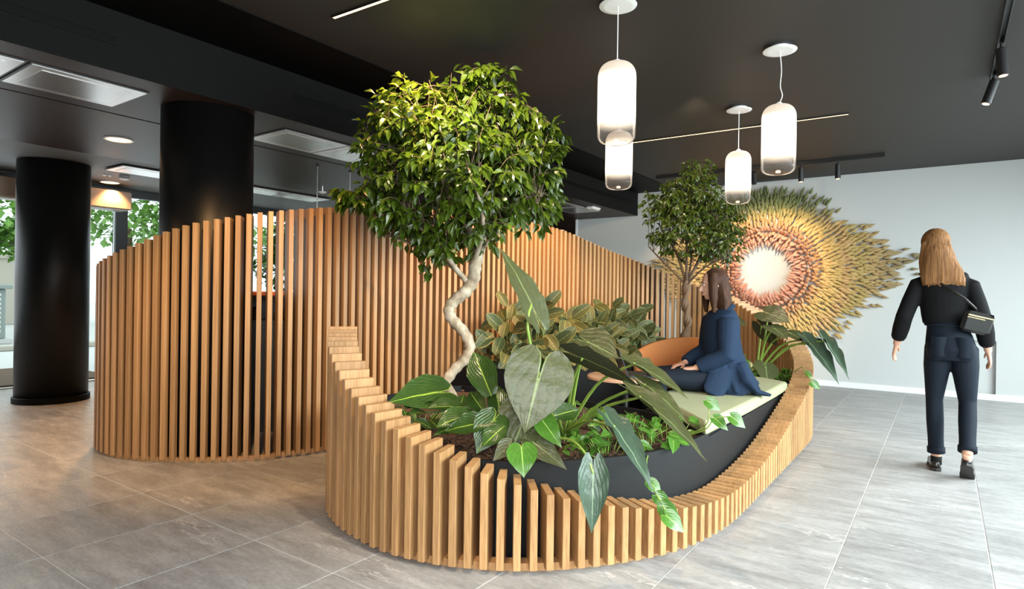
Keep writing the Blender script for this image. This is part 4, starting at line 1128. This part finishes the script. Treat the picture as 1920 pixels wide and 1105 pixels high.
shoe('shoe', (-.076, .005, .0), (-.10, .24, .0), (0, 0, 1), p1); shoe('shoe', (.094, -.252, .125), (.102, -.085, .004), (0, .75, .66), p1)
for An, Kn in ((LEG[0][2], LEG[0][1]),): MB().tube([An + V((0, -.0, -.055)), An + V((0, 0, .005))], [.034, .0345], 16).obj('sock', SOCK, p1, True)
h = MB()
hM = Matrix((V((1, .12, 0)).normalized(), V((-.12, 1, 0)).normalized(), V((0, 0, 1)))).transposed().to_4x4()
h.ell(hc + V((0, -.022, .035)), (.092, .100, .098), 20, 12, hM)
h.tube([hc + V((0, -.05, .06)), hc + V((.01, -.075, -.04)), hc + V((.02, -.085, -.13)), hc + V((.045, -.10, -.215)), hc + V((.05, -.112, -.275))], [.080, .094, .112, .128, .120], 20, up=(1, 0, 0), ry=[.06, .062, .055, .040, .022])
for i in range(15):
    q = (i - 7) / 7; x = q * .118
    h.tube([hc + V((q * .07, -.09, .03)), hc + V((q * .10 + .015, -.112 + .03 * abs(q), -.12)), hc + V((x + .045, -.128 + .03 * abs(q), -.235)), hc + V((x * 1.04 + .05, -.126 + .02 * abs(q), -.285 - .02 * R.random()))], [.016, .018, .016, .006], 6)
fuse(h, 'hair', HAIR1, p1, .007, 2)
MB().tube([(-.20, .03, 1.435), (-.13, -.075, 1.40), (-.02, -.118, 1.33), (.07, -.122, 1.26), (.13, -.10, 1.19), (.150, -.06, 1.15)], .010, 8, ry=.004).obj('bag_strap', LEATH, p1, True)
bgM = Matrix.Translation((.145, -.10, 1.10)) @ Matrix.Rotation(.25, 4, 'Y') @ Matrix.Rotation(.5, 4, 'Z')
bg_ = MB().cbox((-.10, -.022, -.085), (.10, .022, .065), .02, bgM).obj('shoulder_bag', LEATH, p1)
MB().tube([bgM @ V((-.085, -.025, .035)), bgM @ V((.085, -.025, .035))], .0045, 6).tube([bgM @ V((-.085, -.025, .02)), bgM @ V((.03, -.025, .02))], .003, 6).obj('zip', GOLD, bg_)

# woman seated on the bench, facing left
yaw2 = math.atan2(-.575, -.818) - PI / 2; base = V((-1.40, 4.76, 0)); p2 = thing('person', 'person seated on the green cushion in a navy coat with long brown hair', 'person', base, yaw2)
# local frame: +Y forward, +X her right, origin on the floor under the hips
b = MB(); hc = V((0, .055, 1.335)); M2 = head_mesh(b, hc, (0, 1, -.16), (0, .05, 1), 1.0)
b.tube([(0, -.005, 1.10), (0, .01, 1.18), (0, .03, 1.27)], [.055, .048, .05], 14)
b.tube([(0, -.01, 1.13), (0, 0, 1.06), (0, .0, .93), (0, -.015, .78), (0, -.02, .66), (0, -.01, .60)], [.08, .16, .145, .13, .165, .16], 20, up=(1, 0, 0), ry=[.065, .10, .10, .095, .115, .09])
ARM = [[V((-.185, .0, 1.075)), V((-.225, .02, .82)), V((-.13, .22, .715))], [V((.185, .0, 1.075)), V((.225, .03, .82)), V((.11, .24, .72))]]
for S, E_, W in ARM: b.tube([S, S.lerp(E_, .5), E_, E_.lerp(W, .4), W], [.05, .044, .037, .034, .024], 12)
frame_hand(b, ARM[0][2], V((.05, .12, -.02)), (0, -.2, -1), (.8, .3, 0), .95, .4); frame_hand(b, ARM[1][2], V((-.06, .12, -.02)), (0, -.2, -1), (-.8, .3, 0), .95, .4)
LG = [[V((-.09, .0, .625)), V((-.10, .46, .63)), V((-.10, .47, .12))], [V((.09, .0, .625)), V((.09, .48, .63)), V((.10, .50, .12))]]
for H_, Kn, An in LG:
    b.tube([H_, H_.lerp(Kn, .5), Kn, Kn.lerp(An, .35), An], [.085, .074, .055, .054, .036], 14); b.tube([An + V((0, -.02, -.04)), An + V((0, .06, -.06)), An + V((0, .14, -.085))], [.034, .034, .026], 12)
fuse(b, 'body', SKIN, p2, .0065, 3); face_bits(hc, M2, 1, p2)
j = MB()
for H_, Kn, An in LG: j.tube([H_ + V((0, -.03, 0)), H_.lerp(Kn, .5), Kn + V((0, .012, 0)), Kn.lerp(An, .3), An + V((0, 0, .03))], [.10, .09, .073, .068, .056], 18)
j.tube([(0, -.02, .72), (0, -.02, .64), (0, .0, .615)], [.16, .185, .17], 20, up=(1, 0, 0), ry=[.11, .13, .09]); fuse(j, 'jeans', DENIM, p2, .009, 3)
for k_, (H_, Kn, An) in enumerate(LG): shoe('shoe', An + V((0, -.045, -.12)), An + V((0, .2, -.12)), (0, 0, 1), p2)
k = MB()
k.tube([(0, .005, 1.155), (0, -.005, 1.12), (0, -.01, 1.06), (0, -.012, .93), (0, -.03, .80), (0, -.06, .68), (0, -.085, .575), (0, -.10, .538)], [.085, .165, .188, .18, .185, .215, .25, .265], 28, up=(1, 0, 0), ry=[.075, .105, .128, .132, .138, .16, .19, .20])
for S, E_, W in ARM: k.tube([S + (S - E_) * .06, S, S.lerp(E_, .5), E_, E_.lerp(W, .5), W.lerp(E_, .10)], [.055, .076, .074, .068, .062, .052], 14)
for sx in (-1, 1):   # skirts of the coat lying on the cushion
    k.tube([(sx * .12, -.10, .72), (sx * .18, -.13, .62), (sx * .23, -.20, .555), (sx * .26, -.29, .540)], [.10, .11, .09, .035], 14, up=(1, 0, 0), ry=[.08, .06, .026, .010])
    k.tube([(sx * .15, .02, .70), (sx * .20, .08, .62), (sx * .235, .12, .555), (sx * .26, .14, .540)], [.09, .09, .08, .05], 12, up=(0, 1, 0), ry=[.06, .04, .022, .010])
k.tube([(0, -.02, 1.17), (0, -.035, 1.14)], [.095, .11], 20, up=(1, 0, 0), ry=[.075, .09])
for i in range(9):   # folds
    a = PI * .15 + PI * 1.7 * i / 8; k.tube([(.14 * sin(a), -.02 - .10 * cos(a), .84), (.19 * sin(a), -.05 - .14 * cos(a), .68), (.255 * sin(a), -.09 - .19 * cos(a), .552)], [.012, .022, .020], 8)
fuse(k, 'coat', NAVY, p2, .009, 2)
h = MB(); h.ell(hc + V((0, -.022, .035)), (.088, .098, .097), 20, 12)
h.tube([hc + V((0, -.035, .05)), hc + V((0, -.055, -.05)), hc + V((0, -.065, -.15)), hc + V((0, -.07, -.235))], [.085, .098, .104, .085], 20, up=(1, 0, 0), ry=[.07, .062, .058, .035])
for sx in (-1, 1):
    h.tube([hc + V((sx * .06, .02, .085)), hc + V((sx * .088, .03, .0)), hc + V((sx * .092, .025, -.10)), hc + V((sx * .095, .02, -.21))], [.03, .034, .032, .014], 10)
for i in range(13):
    a = -1.35 + 2.7 * i / 12; h.tube([hc + V((.08 * sin(a), -.02 - .085 * cos(a), .02)), hc + V((.098 * sin(a), -.04 - .085 * cos(a), -.12)), hc + V((.10 * sin(a), -.045 - .07 * cos(a), -.235 - .02 * R.random()))], [.014, .016, .006], 6)
fuse(h, 'hair', HAIR2, p2, .007, 2)

# ------------------------------------------------------------------ glazed entrance at the far left and what stands outside
XG = -9.36
w1 = struct('window_1', MB().box((XG - .04, -3.2, HS - .09), (XG + .04, 8.6, HS + .012)).box((XG - .03, -3.2, 0), (XG + .03, 2.1, .05)).box((XG - .03, 4.4, 0), (XG + .03, 8.6, .05)), DKMET)
for yy, hw in ((-1.2, .03), (1.15, .03), (3.86, .075), (5.2, .02), (6.35, .03), (7.45, .03)): MB().box((XG - .05, yy - hw, 0), (XG + .05, yy + hw, HS - .09)).obj('mullion', DKMET, w1)
for a, c in ((-3.2, -1.23), (-1.17, 1.12), (3.94, 5.18), (5.22, 6.32), (6.38, 7.42), (7.48, 8.6)): MB().box((XG - .006, a, .05), (XG + .006, c, HS - .09)).obj('pane', WGLASS, w1)
d1 = struct('door_1', MB().box((XG - .008, 2.36, .02), (XG + .008, 3.78, 2.34)), WGLASS)
for yy in (3.32, 3.46):
    MB().tube([(XG + .06, yy, .42), (XG + .06, yy, 2.34)], .017, 12).obj('pull_handle', STEEL, d1, True)
MB().box((XG + .008, 3.31, .5), (XG + .06, 3.33, .53)).box((XG + .008, 3.31, 1.4), (XG + .06, 3.33, 1.43)).box((XG + .008, 3.31, 2.2), (XG + .06, 3.33, 2.23)).obj('handle_mount', STEEL, d1)
MB().box((XG - .03, 1.18, .0), (XG + .03, 3.78, .012)).obj('threshold', STEEL, d1)
o = thing('air_curtain', 'wood coloured box above the glass entrance doors', 'air curtain', (-9.12, 2.2, 2.3))
MB().cbox((-.15, -1.8, 0), (.15, 1.64, .24), .012).obj('casing', CURT, o); MB().box((-.12, 1.638, .02), (.12, 1.645, .22)).obj('end_plate', CURT, o)
MB().box((-.11, -1.75, -.012), (.11, 1.6, 0)).obj('grille', WHITEP, o); MB().box((-.02, 1.644, .035), (.09, 1.650, .06)).obj('badge', WHITEP, o)
o = thing('doormat', 'brown doormat just outside the glass doors', 'doormat', (-10.6, 2.6, 0)); MB().cbox((-1.0, -1.3, 0), (1.0, 1.3, .012), .004).obj('mat', MATM, o); MB().box((-1.02, -1.32, 0), (1.02, -1.3, .014)).box((-1.02, 1.3, 0), (1.02, 1.32, .014)).obj('mat_frame', STEEL, o)
# counter seen between the slats
ca = math.radians(-55.5 + 90); CB = V((-4.98, 3.46, 0)); o = thing('bar_counter', 'orange red counter with an open shelf seen between the tall slats', 'counter', CB, ca)
# local +X runs to the right in the photo, -Y faces the camera
o.rotation_euler = (0, 0, math.radians(55.5))
MB().cbox((-1.0, -.26, 1.195), (1.0, .28, 1.235), .012).obj('worktop', REDC, o); MB().box((-.98, -.24, 0), (.98, .26, .98)).obj('base_cabinet', BLACKM, o)
MB().box((-.98, .22, .98), (.98, .26, 1.195)).obj('back_panel', BLACKM, o); MB().box((.22, -.25, .98), (.27, .22, 1.195)).obj('divider', REDC, o)
for sx in (-1, 1): MB().box((sx * .98 - .02, -.25, 0), (sx * .98 + .02, .27, 1.195)).obj('side_panel', REDC, o)
RM = Matrix.Rotation(math.radians(55.5), 4, 'Z')
for i, (xx, rr, hh) in enumerate(((-.42, .05, .17), (-.25, .04, .12), (-.05, .055, .10), (.11, .045, .15))):
    v_ = MB().lathe([(rr * .6, 0), (rr, .02), (rr * .9, hh * .7), (rr * .55, hh), (rr * .5, hh), (rr * .8, hh * .68), (rr * .88, .03)], 20, caps=False).obj('glass_jar', JARG, None, True); v_.location = CB + RM @ V((xx, -.08, .98))
    tag(v_, ('tallest', 'second', 'lowest and widest', 'slim rightmost')[i] + ' glass jar on the open shelf of the orange red counter', 'jar', 'glass jars in the counter shelf')


def leafball(name, label, base, blobs, n, size, m, seed, trunk=None, cat='tree'):
    rg = random.Random(seed); base = V(base); o = thing(name, label, cat, base); mb = MB(); mb.uv = []
    for i in range(n):
        c, r = rg.choice(blobs); d = V((rg.gauss(0, 1), rg.gauss(0, 1), rg.gauss(0, 1))).normalized(); p = V(c) + V((d.x * r[0], d.y * r[1], d.z * r[2])) * rg.uniform(.5, 1)
        a = V((rg.gauss(0, 1), rg.gauss(0, 1), rg.gauss(-.3, .6))).normalized(); x = a.cross(U_).normalized(); L = size * rg.uniform(.6, 1.3); w_ = L * .32
        k = len(mb.v); mb.v += [tuple(p), tuple(p + a * L * .5 + x * w_), tuple(p + a * L), tuple(p + a * L * .5 - x * w_)]; mb.f.append((k, k + 1, k + 2, k + 3)); mb.uv += [(0, 0), (1, .5), (0, 1), (-1, .5)]
    stuff(mb.obj('foliage', m, o))
    if trunk: MB().tube(trunk[0], trunk[1], 10).obj('trunk', BARK2, o, True)
    return o


leafball('street_tree', 'green street tree seen through the entrance at the left edge', (-20.5, 5.2, 0), [((0, 0, 3.4), (1.3, 1.8, .9)), ((.2, -1.2, 2.9), (1.0, 1.3, .8)), ((0, .8, 2.6), (.8, 1.0, .6))], 1500, .3, TREEL, 2, ([(0, 0, 0), (.1, .1, 1.4), (0, 0, 3)], [.14, .11, .07]))
leafball('street_tree', 'green street tree seen right of the steel door handle', (-24, 10.2, 0), [((0, 0, 3.6), (1.5, 1.8, 1.0)), ((0, 1.6, 4.2), (1.5, 1.8, 1.2))], 1300, .3, TREEL, 4, ([(0, 0, 0), (.1, 0, 1.6), (0, 0, 3.4)], [.15, .12, .08]))
leafball('street_tree', 'pale green street tree seen between the tall slats', (-16.5, 11.8, 0), [((0, 0, 2.6), (1.4, 1.8, 1.1)), ((.5, 2, 2.9), (1.4, 1.6, 1.2))], 1500, .3, TREEL, 6, ([(0, 0, 0), (0, .1, 1.4), (0, 0, 2.6)], [.13, .1, .07]))
leafball('potted_shrub', 'leafy green shrub behind the orange red counter', (-8.1, 5.55, 0), [((0, 0, 1.6), (.4, .5, .5)), ((.05, .2, 2.0), (.4, .4, .45))], 800, .16, POTH, 8, ([(0, 0, .3), (.02, 0, .9), (0, 0, 1.6)], [.03, .025, .02]), 'plant')
o = thing('planter_pot', 'dark pot of the shrub behind the counter', 'pot', (-8.1, 5.55, 0)); MB().lathe([(.16, 0), (.2, .36), (.18, .36), (.17, .3), (.01, .3)], 24).obj('pot', BLACKM, o, True); MB().lathe([(.165, .3), (.005, .315)], 20).obj('soil', SOIL, o, True)
struct('ground', MB().box((-60, -40, -.12), (-9.4, 60, -.01)), PAVE)
struct('kerb', MB().cbox((-15.2, -20, -.01), (-14.9, 40, .10), .02), FACADE)
struct('street_wall', MB().box((-26, -15, 0), (-25.6, 9.0, 2.2)).box((-26.05, -15, 2.2), (-25.5, 9.0, 2.4)), FACADE)
o = thing('utility_kiosk', 'grey green louvred kiosk on the pavement at the left edge', 'kiosk', (-17.4, 4.15, 0), 0)
MB().cbox((-.5, -.9, .1), (.5, .55, 1.2), .02).obj('cabinet', KIOSK, o); MB().cbox((-.6, -1.0, 1.2), (.6, .65, 1.3), .02).obj('roof', KIOSK, o); MB().box((-.6, -1.0, 0), (.6, .65, .1)).obj('foot', PAVE, o)
for i in range(9): MB().box((.5, -.1, .25 + i * .1), (.54, .45, .3 + i * .1), Matrix.Identity(4)).obj('louvre', WHITEP, o)
bpy.context.view_layer.update()
